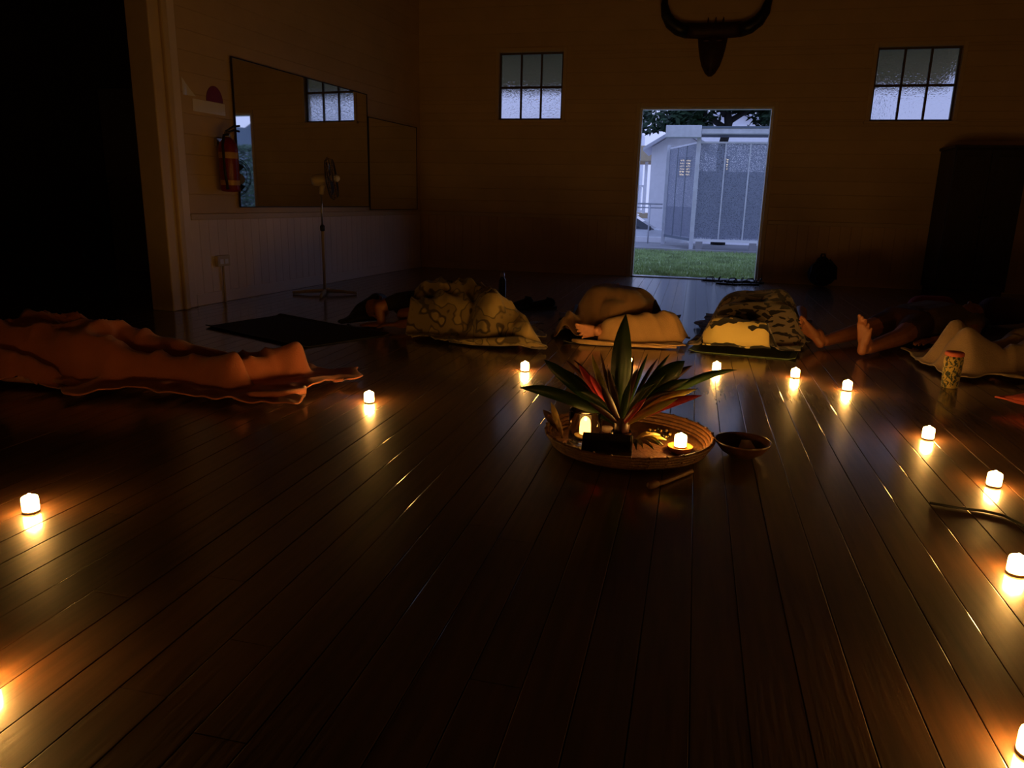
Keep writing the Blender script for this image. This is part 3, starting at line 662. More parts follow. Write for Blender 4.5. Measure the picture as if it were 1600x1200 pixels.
hm = MB(); hm.rings([[(30 + 3 * i, 70, -1.5), (30 + 3 * i, 70, 3.5 + 5.5 * sin(pi * i / 14) * (1 + .15 * sin(i * 2.1))), (30 + 3 * i, 82, -1.5)] for i in range(15)])
tag(hm.build('hills', 'hill', None, True), kind='structure')

# ------------------------------------------------------------------ bodies: one continuous surface grown from tapered limbs
def fuse(mb, name, material, parent, voxel=.008, smooth=6):
    o = mb.build(name, material, None, True)
    r = o.modifiers.new('r', 'REMESH'); r.mode = 'VOXEL'; r.voxel_size = voxel
    s = o.modifiers.new('s', 'SMOOTH'); s.iterations = smooth; s.factor = .5
    dg = bpy.context.evaluated_depsgraph_get(); me = bpy.data.meshes.new_from_object(o.evaluated_get(dg))
    old = o.data; bpy.data.objects.remove(o); bpy.data.meshes.remove(old)
    for p in me.polygons: p.use_smooth = True
    me.name = name; me.materials.clear(); me.materials.append(M[material])
    o = bpy.data.objects.new(name, me); C.objects.link(o)
    if parent is not None:
        o.parent = parent; o.matrix_parent_inverse = Matrix.Translation(-Vector(parent['_o']))
    return o
V = Vector
def limb(mb, pts, rs):
    for (a, b, r, q) in zip(pts, pts[1:], rs, rs[1:]): mb.cap(a, r, b, q, 12)
def foot(mb, heel, toe, dorsum, side):
    """heel centre, direction to the toes, direction of the top of the foot, direction of the big toe"""
    h = V(heel); t = V(toe).normalized(); d = V(dorsum); d = (d - t * d.dot(t)).normalized(); s = V(side); s = (s - t * s.dot(t) - d * s.dot(d)).normalized()
    mb.cap(h, .031, h + t * .08 + d * .012, .029); mb.cap(h - t * .0 + d * .02, .03, h + t * .05 + d * .045, .034)
    balls = [h + t * (.165 - .006 * k * k * .5) + s * (.033 - .0175 * k) + d * (.004 - .001 * k) for k in range(5)]
    for k, bq in enumerate(balls): mb.cap(h + t * .06 + s * (.012 - .006 * k) + d * .012, .028, bq, .0175 - .0015 * k)
    tl = (.052, .050, .044, .037, .030); tr = (.0125, .0082, .0078, .0075, .0075)
    for k, bq in enumerate(balls):
        mid = bq + t * tl[k] * .55 + d * .006 + s * (.004 - .002 * k); mb.cap(bq, tr[k] * 1.05, mid, tr[k]); mb.cap(mid, tr[k] * .95, bq + t * tl[k] + d * .001 + s * (.008 - .004 * k), tr[k])
    return h + d * .06 + t * .02
def hand(mb, wrist, fwd, back, thumb, curl=.35, s=1.0):
    w = V(wrist); f = V(fwd).normalized(); b_ = V(back); b_ = (b_ - f * b_.dot(f)).normalized(); q = V(thumb); q = (q - f * q.dot(f) - b_ * q.dot(b_)).normalized()
    ls = (.072, .080, .074, .058)
    for k in range(4):
        kn = w + f * (.088 - .004 * abs(k - 1)) * s + q * (.030 - .020 * k) * s
        mb.cap(w + q * (.014 - .009 * k) * s, .016 * s, kn, .0115 * s)
        d = f; p = kn
        for j, part in enumerate((.45, .31, .24)):
            d = (d - b_ * curl * (.6 if j == 0 else .9)).normalized(); e = p + d * ls[k] * part * s; mb.cap(p, (.0095 - .001 * j) * s, e, (.0088 - .001 * j) * s); p = e
    p0 = w + f * .025 * s + q * .018 * s; p1 = p0 + (f * .6 + q * .7).normalized() * .045 * s; p2 = p1 + (f * .85 + q * .3 - b_ * .3).normalized() * .032 * s; p3 = p2 + (f * .95 - b_ * .3).normalized() * .024 * s
    mb.cap(p0, .017 * s, p1, .012 * s); mb.cap(p1, .0115 * s, p2, .0105 * s); mb.cap(p2, .010 * s, p3, .0085 * s)
def head(mb, c, crown, face):
    c = V(c); u = V(crown).normalized(); f = V(face); f = (f - u * f.dot(u)).normalized(); s = u.cross(f)
    mb.cap(c + u * .030 - f * .025, .086, c + u * .030 + f * .022, .080); mb.cap(c - u * .03 + f * .03, .070, c - u * .075 + f * .055, .045)
    mb.cap(c + u * .01 + f * .088, .010, c - u * .028 + f * .112, .015)
    for k in (-1, 1):
        mb.cap(c - u * .028 + f * .103 + s * k * .012, .008, c - u * .027 + f * .1 + s * k * .013, .008)
        mb.cap(c + u * .030 + f * .092 + s * k * .018, .010, c + u * .028 + f * .082 + s * k * .048, .010)
        mb.ell(c + u * .008 + f * .085 + s * k * .032, (.015, .015, .012)); mb.cap(c - u * .02 + f * .06 + s * k * .04, .03, c - u * .02 + f * .065 + s * k * .035, .026)
        mb.cap(c + u * .012 - f * .005 + s * k * .083, .013, c - u * .022 + f * .0 + s * k * .079, .011)
    mb.cap(c - u * .053 + f * .095 + s * .018, .009, c - u * .053 + f * .095 - s * .018, .009); mb.cap(c - u * .066 + f * .092 + s * .014, .009, c - u * .066 + f * .092 - s * .014, .009)
def hair(c, crown, face, parent, trail, material='hair'):
    c = V(c); u = V(crown).normalized(); f = V(face); f = (f - u * f.dot(u)).normalized(); s = u.cross(f); mb = MB(); rr = random.Random(5)
    mb.cap(c + u * .045 - f * .035, .094, c + u * .055 + f * .012, .080)
    for k in range(9):
        a = pi * (k / 8 - .5); p = c - f * .06 * cos(a) + s * .075 * sin(a) + u * .02
        e = V(trail) + V((rr.gauss(0, .03), rr.gauss(0, .03), 0)); m_ = (p + e) / 2 + V((rr.gauss(0, .015), rr.gauss(0, .015), .01)); m_.z = max(m_.z, .03); e.z = .022
        mb.cap(p, .034, m_, .03); mb.cap(m_, .03, e, .016)
    return fuse(mb, 'hair', material, parent, .010, 4)
def torso(mb, pelvis, chest, neck, side, sc=1.0, up=(0, 0, 1)):
    pv, ch, nk, s = V(pelvis), V(chest), V(neck), V(side).normalized()
    for k in (-1, 1):
        mb.cap(pv + s * .075 * k * sc, .105 * sc, ch + s * .075 * k * sc, .105 * sc); mb.cap(ch + s * .075 * k * sc, .10 * sc, ch + (nk - ch) * .65 + s * .12 * k * sc, .062 * sc)
    mb.cap(pv, .11 * sc, ch, .11 * sc); mb.cap(ch, .09 * sc, nk, .052 * sc)

# ------------------------------------------------------------------ draped cloth: a sheet laid over a set of tapered limbs
def vnoise(x, y, seed):
    r = np.random.RandomState(seed); G = r.rand(64, 64)
    xi = np.floor(x).astype(int); yi = np.floor(y).astype(int); fx = x - xi; fy = y - yi
    fx = fx * fx * (3 - 2 * fx); fy = fy * fy * (3 - 2 * fy)
    g = lambda a, b_: G[a % 64, b_ % 64]
    return (g(xi, yi) * (1 - fx) + g(xi + 1, yi) * fx) * (1 - fy) + (g(xi, yi + 1) * (1 - fx) + g(xi + 1, yi + 1) * fx) * fy
class Drape:
    def __init__(s, caps, k=1.5, cell=.012, blur=3, lo=None, hi=None, pad=.5):
        P = np.array([p for c_ in caps for p in (c_[0], c_[2])], float)
        s.x0, s.y0 = P[:, :2].min(0) - pad; x1, y1 = P[:, :2].max(0) + pad; s.c = cell
        s.nx, s.ny = int((x1 - s.x0) / cell) + 1, int((y1 - s.y0) / cell) + 1
        X, Y = np.meshgrid(s.x0 + cell * np.arange(s.nx), s.y0 + cell * np.arange(s.ny), indexing='ij'); H = np.zeros_like(X)
        for p0, r0, p1, r1 in caps:
            p0, p1 = np.array(p0, float), np.array(p1, float)
            for t in np.linspace(0, 1, 26):
                p = p0 + (p1 - p0) * t; r = r0 + (r1 - r0) * t
                d2 = r * r - (X - p[0]) ** 2 - (Y - p[1]) ** 2
                H = np.maximum(H, np.where(d2 > 0, p[2] + np.sqrt(np.maximum(d2, 0)), 0))
        B = H.copy(); dg_ = k * cell * 1.414; st = k * cell
        for _ in range(34):
            for ax in (0, 1):
                for sh in (-1, 1): H = np.maximum(H, np.roll(H, sh, ax) - st)
        for _ in range(blur):
            for ax in (0, 1): H = (np.roll(H, 1, ax) + 2 * H + np.roll(H, -1, ax)) / 4
        s.H = np.maximum(H, 0); s.B = B
    def at(s, x, y, A=None):
        A = s.H if A is None else A
        fx = np.clip((x - s.x0) / s.c, 0, s.nx - 1.01); fy = np.clip((y - s.y0) / s.c, 0, s.ny - 1.01); i = fx.astype(int); j = fy.astype(int); a = fx - i; b_ = fy - j
        return (A[i, j] * (1 - a) + A[i + 1, j] * a) * (1 - b_) + (A[i, j + 1] * (1 - a) + A[i + 1, j + 1] * a) * b_
    def sheet(s, name, material, parent, Q, nu, nv, folds, edge=.03, seed=1, lift=.012, th=.007, u0=0, u1=1, v0=0, v1=1, crumple=.012, uvs=(1, 1), smooth=True, rise=0.0):
        """Q: four floor corners (u0v0, u1v0, u1v1, u0v1); folds: (direction deg, wavelength, amplitude)"""
        U, T = np.meshgrid(np.linspace(u0, u1, nu), np.linspace(v0, v1, nv), indexing='ij'); Q = np.array(Q, float)
        XY = Q[0] * ((1 - U) * (1 - T))[..., None] + Q[1] * (U * (1 - T))[..., None] + Q[2] * (U * T)[..., None] + Q[3] * ((1 - U) * T)[..., None]
        x, y = XY[..., 0], XY[..., 1]
        ed = lambda q: (np.clip(1 - np.minimum(q, 1 - q) / .12, 0, 1)) ** 1.5
        wob = lambda sd, fr: (vnoise(x * fr + 7, y * fr + 3, sd) - .5) * 2
        w = np.maximum(ed(U), ed(T)) * edge
        x = x + w * wob(seed, 6) + .008 * wob(seed + 1, 11); y = y + w * wob(seed + 2, 6) + .008 * wob(seed + 3, 11)
        h = s.at(x, y)
        z = h + lift
        amp = .35 + .65 * np.clip(h / .10, 0, 1)
        for k, (dr, wl, a) in enumerate(folds):
            a0 = radians(dr); q = (x * cos(a0) + y * sin(a0)) / wl + 1.1 * (vnoise(x * 3.1, y * 3.1, seed + 9 + k) - .5) * 2
            rg_ = (1 - np.abs(np.sin(pi * q))) ** 1.6
            mod = np.clip((vnoise(x * 2.6 + 5 * k, y * 2.6, seed + 20 + k) - .25) * 2, 0, 1)
            z = z + a * rg_ * mod * amp
        z = z + 2.2 * crumple * (1 - np.abs(2 * vnoise(x * 5 + 2, y * 5, seed + 33) - 1)) ** 2.5 * amp + crumple * (vnoise(x * 16, y * 16, seed + 30)) * .8 + crumple * vnoise(x * 7, y * 7, seed + 31) + rise * ed(U) * 0
        mb = MB(); mb.v = np.stack([x, y, z], -1).reshape(-1, 3).tolist()
        mb.f = [(i * nv + j, (i + 1) * nv + j, (i + 1) * nv + j + 1, i * nv + j + 1) for i in range(nu - 1) for j in range(nv - 1)]
        mb.uv = np.stack([U * uvs[0], T * uvs[1]], -1).reshape(-1, 2).tolist()
        o = mb.build(name, material, parent, smooth)
        if o.data.polygons[len(o.data.polygons) // 2].normal.z < 0: o.data.flip_normals()
        so = o.modifiers.new('thickness', 'SOLIDIFY'); so.thickness = th; so.offset = 1
        return o
def chain(pts, rs): return [(a, r, b_, q) for a, b_, r, q in zip(pts, pts[1:], rs, rs[1:])]

# ------------------------------------------------------------------ yoga mats
def yoga_mat(corners, material, label, th=.006, loc=None):
    cx = sum(c_[0] for c_ in corners) / 4; cy = sum(c_[1] for c_ in corners) / 4
    t = thing('yoga_mat', (cx, cy, .0006), label, 'mat')
    Q = np.array(corners); n = 16; mb = MB(); R_ = []
    for i in range(n + 1):
        u = i / n; a = Q[0] * (1 - u) + Q[1] * u; d = Q[3] * (1 - u) + Q[2] * u; cur = .012 * max(0, 1 - min(u, 1 - u) * 12) ** 2
        R_.append([(*a, .0006 + cur), (*(a + (d - a) * .5), .0006 + cur * .6), (*d, .0006 + cur), (*d, .0006 + cur + th), (*(a + (d - a) * .5), .0006 + cur * .6 + th), (*a, .0006 + cur + th)])
    mb.rings(R_); mb.build('mat_sheet', material, t)
    return t
yoga_mat([(-3.30, 4.50), (-3.10, 5.15), (-1.98, 4.66), (-2.30, 4.05)], 'mat_black', 'empty black yoga mat lying between the salmon blanket and the curled sleeper')
yoga_mat([(.02, 4.80), (.66, 4.74), (.98, 6.4), (.36, 6.5)], 'mat_green', 'green yoga mat under the leopard print blanket')
yoga_mat([(-.80, 4.80), (-.08, 4.98), (-.30, 6.7), (-1.0, 6.6)], 'mat_black', 'dark yoga mat under the sleeper with one bare foot showing')

# ------------------------------------------------------------------ person 1: under the salmon blanket
p1 = thing('person', (-2.9, 3.1, .012), 'person lying on back wholly covered by the salmon blanket', 'person')
b1 = MB(); fa1, fb1 = V((-2.12, 3.10, .05)), V((-1.93, 3.24, .05))
torso(b1, (-2.86, 3.06, .105), (-3.28, 3.03, .11), (-3.52, 3.02, .11), (0, 1, 0), .88)
c1 = []
for an, kn, hp, s in ((V((-2.30, 3.04, .06)), V((-2.56, 3.0, .07)), V((-2.86, 2.97, .11)), -1), (V((-2.15, 3.22, .06)), V((-2.42, 3.20, .075)), V((-2.86, 3.15, .11)), 1)):
    limb(b1, [hp, kn, an], [.085, .055, .038]); foot(b1, an + V((.03, 0, -.015)), (.86, .22 * s, .30), (-.3, .0, 1), (0, -s, .2))
    c1 += chain([hp, kn, an], [.085, .055, .04]) + chain([an + V((.03, 0, .0)), an + V((.03, 0, -.015)) + V((.86, .22 * s, .30)).normalized() * .235], [.05, .036])
for s in (-1, 1):
    sh = V((-3.42, 3.03 + .17 * s, .11)); el = V((-3.14, 3.03 + .26 * s, .06)); wr = V((-2.90, 3.03 + .24 * s, .045))
    limb(b1, [sh, el, wr], [.05, .04, .028]); hand(b1, wr, (1, .0, 0), (0, 0, 1), (0, -s, 0)); c1 += chain([sh, el, wr], [.05, .04, .03])
head(b1, (-3.70, 3.01, .10), (-1, 0, .1), (0, 0, 1)); fuse(b1, 'body', 'skin', p1, .009)
hair((-3.70, 3.01, .10), (-1, 0, .1), (0, 0, 1), p1, (-3.86, 3.0, .03))
c1 += [((-2.86, 3.06, .105), .10, (-3.28, 3.03, .125), .105), ((-2.86, 2.99, .10), .10, (-3.28, 2.93, .105), .10), ((-2.86, 3.14, .10), .10, (-3.28, 3.13, .11), .10), ((-3.12, 3.08, .15), .07, (-3.25, 3.10, .16), .07)]
sb = thing('salmon_blanket', (-2.7, 3.1, 0), 'long salmon blanket covering a sleeper from chest to feet', 'blanket')
c1 += [((-2.12, 3.03, .075), .035, (-1.96, 3.25, .075), .035)]
D1 = Drape(c1, 3.0, blur=2)
D1.sheet('cloth', 'salmon', sb, [(-1.66, 2.78), (-1.62, 3.50), (-3.62, 3.56), (-3.58, 2.62)], 70, 200, [(80, .15, .036), (98, .26, .040), (30, .22, .022)], edge=.08, seed=3, crumple=.016)
# rolled hem at the near foot corner
MB().tube([(-1.98, 2.86, .02), (-1.86, 2.84, .045), (-1.74, 2.86, .05), (-1.68, 2.95, .05), (-1.72, 3.03, .045)], [.010, .018, .02, .018, .012], 10).build('rolled_hem', 'salmon', sb, True)

# ------------------------------------------------------------------ person 2: curled on the side under the patterned fleece
p2 = thing('person', (-1.75, 4.95, .012), 'dark haired person curled on side, forearm resting on the floor', 'person')
b2 = MB(); pv = V((-1.42, 5.02, .11)); ch = V((-1.86, 5.08, .12)); nk = V((-2.08, 5.08, .13)); hc = V((-2.24, 5.10, .12))
torso(b2, pv, ch, nk, (0, 1, .35), .85)
k1 = V((-1.30, 4.66, .12)); k2 = V((-1.26, 4.68, .19)); a1 = V((-1.14, 4.86, .05)); a2 = V((-1.12, 4.80, .09))
limb(b2, [pv + V((0, 0, -.04)), k1, a1], [.09, .055, .038]); limb(b2, [pv + V((0, 0, .04)), k2, a2], [.085, .055, .038])
foot(b2, a1 + V((.02, 0, 0)), (.35, -.9, 0), (-.5, -.5, .3), (0, 0, 1)); foot(b2, a2 + V((.02, 0, 0)), (.45, -.85, -.1), (-.5, -.5, .4), (0, 0, 1))
sh = V((-2.02, 4.98, .20)); el = V((-2.16, 4.90, .15)); wr = V((-2.15, 4.885, .045))
limb(b2, [sh, el, V((-2.13, 4.88, .045))], [.05, .042, .03]); hand(b2, (-2.14, 4.885, .028), (-1, .0, -.02), (0, -.1, 1), (0, 1, 0), .12)
sh2 = V((-2.02, 5.16, .10)); limb(b2, [sh2, V((-1.86, 4.92, .06)), V((-1.98, 4.84, .05))], [.05, .042, .03]); hand(b2, (-1.98, 4.84, .045), (-1, -.2, 0), (0, 0, 1), (0, 1, 0), .3)
head(b2, hc, (-.95, .25, .1), (-.2, -.9, -.2)); fuse(b2, 'body', 'skin_dark', p2, .0065, 4)
hair(hc, (-.95, .25, .1), (-.2, -.9, -.2), p2, (-2.46, 4.98, .02))
mb = MB(); mb.cap(ch + V((.05, 0, .05)), .118, nk + V((.03, 0, .03)), .09); mb.cap(nk + V((.02, -.05, .05)), .07, sh, .062); mb.cap(sh, .062, sh + (el - sh) * .5, .056)
fuse(mb, 'top', 'edge_cloth', p2, .012)
c2 = chain([pv, ch + V((.04, 0, 0))], [.125, .125]) + chain([pv + V((0, 0, .04)), k2, a2], [.105, .075, .05]) + chain([pv, k1, a1], [.09, .06, .05]) + [((-1.88, 4.82, .09), .10, (-1.50, 4.80, .11), .11), ((-1.82, 5.02, .155), .12, (-1.5, 4.96, .175), .115), ((-1.12, 4.80, .09), .05, (-1.00, 4.56, .07), .045)]
fb2 = thing('fleece_blanket', (-1.45, 4.8, 0), 'tan fleece blanket with dark outlined pattern over a curled sleeper', 'blanket')
D2 = Drape(c2, 1.9, blur=5)
D2.sheet('cloth', 'fleece', fb2, [(-.85, 4.42), (-1.78, 4.50), (-2.04, 5.34), (-1.10, 5.36)], 140, 130, [(42, .10, .034), (58, .15, .034), (15, .30, .016)], edge=.06, seed=12, uvs=(1.1, 1), crumple=.016)
# rolled front edge of the fleece towards the candle
MB().tube([(-1.50, 4.52, .02), (-1.32, 4.46, .035), (-1.15, 4.44, .05), (-1.02, 4.47, .06), (-.93, 4.44, .045), (-.85, 4.47, .03)], [.012, .022, .028, .03, .024, .014], 12).build('rolled_edge', 'fleece', fb2, True)
pl = thing('pillow', (-2.0, 5.62, 0), 'small tan cushion just behind the curled sleeper', 'cushion')
mb = MB(); mb.ell((-2.06, 5.72, .105), (.15, .10, .10)); fuse(mb, 'cover', 'sand', pl, .012)

# ------------------------------------------------------------------ person 3: brown blanket, one bare foot
p3 = thing('person', (-.5, 5.6, .012), 'person lying with knee raised under brown blanket, one bare foot showing', 'person')
b3 = MB(); pv = V((-.50, 5.66, .105)); ch = V((-.56, 6.10, .105)); nk = V((-.60, 6.36, .10)); torso(b3, pv, ch, nk, (1, .1, 0), .86)
kr = V((-.12, 5.10, .10)); ar = V((-.565, 4.965, .085)); kl = V((-.58, 5.30, .26)); al = V((-.74, 5.20, .06))
limb(b3, [pv + V((.10, 0, 0)), kr, ar], [.088, .058, .038]); limb(b3, [pv + V((-.10, 0, 0)), kl, al], [.088, .058, .038])
foot(b3, (-.600, 4.955, .070), (-.52, -.84, .10), (.83, -.5, .1), (0, -.1, 1)); foot(b3, al + V((0, -.02, -.01)), (-.3, -1, .1), (0, 0, 1), (1, 0, 0))
for s in (-1, 1):
    q = [V((-.58 + .19 * s, 6.22, .11)), V((-.56 + .28 * s, 5.95, .06)), V((-.52 + .27 * s, 5.72, .05))]; limb(b3, q, [.05, .04, .028]); hand(b3, q[2], (.1, -1, 0), (0, 0, 1), (-s, 0, 0))
head(b3, (-.62, 6.54, .11), (-.05, 1, .05), (0, 0, 1)); fuse(b3, 'body', 'skin', p3, .0038, 3)
hair((-.62, 6.54, .11), (-.05, 1, .05), (0, 0, 1), p3, (-.64, 6.72, .03))
nl = MB()
fh = V((-.555, 4.895, .075)); 
c3 = chain([pv + V((-.10, 0, 0)), kl, al], [.09, .075, .05]) + [(tuple(al + V((0, -.02, 0))), .05, tuple(al + V((-.07, -.24, .03))), .04), (tuple(pv), .11, tuple(ch), .11), ((-.36, 5.42, .14), .14, (-.60, 5.38, .17), .15), ((-.42, 5.24, .18), .12, (-.62, 5.24, .20), .12), ((-.30, 5.30, .12), .10, (-.5, 5.12, .14), .09)]
D3 = Drape(c3, 2.2)
bb3 = thing('brown_blanket', (-.5, 5.4, 0), 'plain brown blanket domed over the raised knee of a sleeper', 'blanket')
Q3 = [(-.88, 4.88), (-.16, 5.06), (-.08, 6.15), (-1.02, 5.95)]
D3.sheet('cloth', 'brown_cloth', bb3, Q3, 90, 110, [(40, .24, .035), (100, .35, .03)], edge=.04, seed=22, crumple=.008)
D3.sheet('dark_border', 'edge_cloth', bb3, Q3, 16, 110, [(40, .24, .035), (100, .35, .03)], edge=.04, seed=22, crumple=.008, u0=.86, u1=1.0, lift=.021)
c3b = chain([tuple(kr), (-.30, 5.02, .10), tuple(ar + V((.05, 0, 0)))], [.072, .062, .05])
D3b = Drape(c3b, 2.0, blur=4)
bt = thing('beige_throw', (-.35, 4.95, 0), 'beige throw wrapped over a bent leg beside the bare foot', 'blanket')
D3b.sheet('cloth', 'beige', bt, [(-.585, 4.80), (-.02, 4.84), (.02, 5.20), (-.56, 5.10)], 90, 46, [(62, .075, .032), (20, .15, .030), (85, .13, .025)], edge=.02, seed=31, crumple=.006)
MB().tube([(-.74, 4.82, .02), (-.68, 4.79, .022), (-.58, 4.785, .02), (-.40, 4.80, .018), (-.20, 4.81, .016), (-.06, 4.84, .014)], [.010, .016, .016, .012, .010, .008], 10).build('hem', 'beige', bt, True)

# ------------------------------------------------------------------ person 4: wholly under the leopard blanket
p4 = thing('person', (.55, 5.8, .012), 'person lying with knees bent wholly covered by the leopard print blanket', 'person')
b4 = MB(); pv = V((.50, 5.72, .105)); ch = V((.62, 6.12, .105)); nk = V((.69, 6.38, .10)); torso(b4, pv, ch, nk, (1, -.2, 0), .86)
c4 = []
for s, kn, an in ((-1, V((.36, 5.40, .20)), V((.24, 5.14, .06))), (1, V((.56, 5.38, .21)), V((.42, 5.13, .06)))):
    hp = pv + V((.09 * s, 0, 0)); limb(b4, [hp, kn, an], [.088, .058, .038]); foot(b4, an + V((0, -.02, -.015)), (0, -.9, .12), (0, .1, 1), (-s, 0, 0))
    c4 += chain([hp, kn, an], [.10, .085, .055]) + []
for s in (-1, 1):
    q = [V((.68 + .18 * s, 6.22, .11)), V((.62 + .22 * s, 5.95, .06)), V((.55 + .24 * s, 5.75, .05))]; limb(b4, q, [.05, .04, .028]); hand(b4, q[2], (-.1, -1, 0), (0, 0, 1), (-s, 0, 0))
head(b4, (.74, 6.56, .11), (.1, 1, .05), (0, 0, 1)); fuse(b4, 'body', 'skin', p4, .009)
hair((.74, 6.56, .11), (.1, 1, .05), (0, 0, 1), p4, (.76, 6.74, .03))
c4 += [((.34, 5.48, .15), .14, (.58, 5.46, .17), .145), (tuple(pv), .11, tuple(ch), .11), ((.30, 5.3, .12), .12, (.60, 5.28, .13), .12), ((.20, 4.97, .085), .075, (.46, 4.97, .08), .07)]
D4 = Drape(c4, 2.4)
lb = thing('leopard_blanket', (.45, 5.4, 0), 'leopard print blanket with cream lining turned up at the feet', 'blanket')
Q4 = [(.10, 4.83), (.56, 4.80), (.98, 6.30), (.12, 6.40)]
D4.sheet('cloth', 'leopard', lb, [(.02, 4.90), (.72, 4.92), (.98, 6.30), (.12, 6.40)], 80, 120, [(60, .18, .035), (110, .28, .035)], edge=.05, seed=41, crumple=.008, uvs=(.7, 1.5))
D4.sheet('lining', 'lining', lb, [(.09, 4.835), (.50, 4.825), (.50, 5.60), (.14, 5.60)], 50, 40, [], edge=.02, seed=43, crumple=.006, v0=0, v1=.21, lift=.036)

# ------------------------------------------------------------------ person 5: bare legs, lying away to the right
p5 = thing('person', (1.5, 5.8, .004), 'person in dark shorts lying on back with bare feet splayed outwards', 'person')
b5 = MB(); pv = V((1.52, 5.80, .12)); ch = V((1.84, 6.14, .14)); nk = V((2.02, 6.33, .12)); side = V((-.72, .70, 0)); torso(b5, pv, ch, nk, side)
aA, kA = V((.90, 5.22, .055)), V((1.18, 5.56, .085)); aB, kB = V((1.125, 5.03, .055)), V((1.38, 5.36, .085))
limb(b5, [pv + side * .09, kA, aA], [.088, .058, .038]); limb(b5, [pv - side * .09, kB, aB], [.088, .058, .038])
foot(b5, (.865, 5.19, .040), (-.75, .05, .70), (.35, .6, .6), (.2, -.5, .9)); foot(b5, (1.085, 4.99, .045), (-.05, -.05, 1), (.55, .7, 0), (-.8, .5, 0))
for s, wr in ((1, V((1.35, 6.12, .04))), (-1, V((1.66, 5.60, .04)))):
    q = [ch + V((.12, .12, -.02)) + side * .18 * s, ch + side * .30 * s - V((.06, .06, .08)), wr]; limb(b5, q, [.05, .04, .028]); hand(b5, wr, (-.75, -.6, 0), (0, 0, 1), side * -s, .25)
head(b5, (2.15, 6.47, .11), (.7, .7, .05), (0, 0, 1)); fuse(b5, 'body', 'skin_dark', p5, .0038, 3)
hair((2.15, 6.47, .11), (.7, .7, .05), (0, 0, 1), p5, (2.3, 6.60, .03))
mb = MB(); mb.cap(pv + side * .08, .118, pv - side * .08, .118)
for s, k_ in ((1, kA), (-1, kB)): mb.cap(pv + side * .09 * s, .105, pv + side * .09 * s + (k_ - pv - side * .09 * s) * .5, .084)
fuse(mb, 'shorts', 'shorts', p5, .011)
mb = MB(); torso(mb, pv + (ch - pv) * .25, ch, ch + (nk - ch) * .55, side, 1.12)
for s in (1, -1): mb.cap(ch + V((.12, .12, -.02)) + side * .17 * s, .068, ch + V((.03, .03, -.03)) + side * .24 * s, .06)
fuse(mb, 'top', 'olive_top', p5, .011)
bo = thing('bolster', (2.2, 6.85, 0), 'maroon bolster lying behind the sleeper in dark shorts', 'cushion')
mb = MB(); mb.cap((1.92, 6.98, .11), .10, (2.12, 7.02, .11), .10); fuse(mb, 'cover', 'maroon', bo, .014)
bo = thing('bolster', (2.6, 6.9, 0), 'plum coloured bolster in the dark behind the head of a sleeper', 'cushion')
mb = MB(); mb.cap((2.42, 6.80, .125), .12, (2.62, 6.86, .125), .11); fuse(mb, 'cover', 'purple', bo, .014)

# ------------------------------------------------------------------ person 6: under the sand blanket
p6 = thing('person', (2.2, 5.0, .012), 'person lying on back wholly covered by the sand coloured blanket', 'person')
b6 = MB(); pv = V((2.36, 5.04, .12)); ch = V((2.78, 5.16, .14)); nk = V((3.02, 5.22, .12)); side = V((-.25, .96, 0)); torso(b6, pv, ch, nk, side)
c6 = []
for s, an in ((1, V((1.72, 4.86, .06))), (-1, V((1.76, 4.70, .06)))):
    hp = pv + side * .09 * s; kn = (hp + an) / 2 + V((0, 0, .03)); limb(b6, [hp, kn, an], [.088, .058, .038]); foot(b6, an + V((-.02, 0, -.015)), (-.55, 0, .72 if s > 0 else .5), (1, 0, .6), side * -s)
    c6 += chain([hp, kn, an], [.09, .065, .045]) + chain([an + V((-.02, 0, 0)), an + V((-.02, 0, -.015)) + V((-.55, 0, .72 if s > 0 else .5)).normalized() * .235], [.05, .036])
for s in (-1, 1):
    q = [V((2.92, 5.19, .11)) + side * .18 * s, V((2.66, 5.12, .06)) + side * .27 * s, V((2.44, 5.06, .05)) + side * .26 * s]; limb(b6, q, [.05, .04, .028]); hand(b6, q[2], (-1, -.2, 0), (0, 0, 1), side * -s); c6 += chain(q, [.05, .04, .03])
head(b6, (3.19, 5.26, .11), (1, .2, .05), (0, 0, 1)); fuse(b6, 'body', 'skin', p6, .009)
hair((3.19, 5.26, .11), (1, .2, .05), (0, 0, 1), p6, (3.36, 5.3, .03))
c6 += [(tuple(pv), .13, tuple(ch), .14), (tuple(pv + side * .1), .10, tuple(ch + side * .1), .11), (tuple(pv - side * .1), .10, tuple(ch - side * .1), .11)]
D6 = Drape(c6, 1.9, blur=4)
sb6 = thing('sand_blanket', (2.2, 4.95, 0), 'sand coloured blanket peaked over feet behind the patterned tumbler', 'blanket')
D6.sheet('cloth', 'sand', sb6, [(1.42, 4.46), (1.36, 5.22), (2.98, 5.62), (3.06, 4.72)], 44, 110, [(80, .18, .05), (110, .3, .05)], edge=.06, seed=52, crumple=.010)

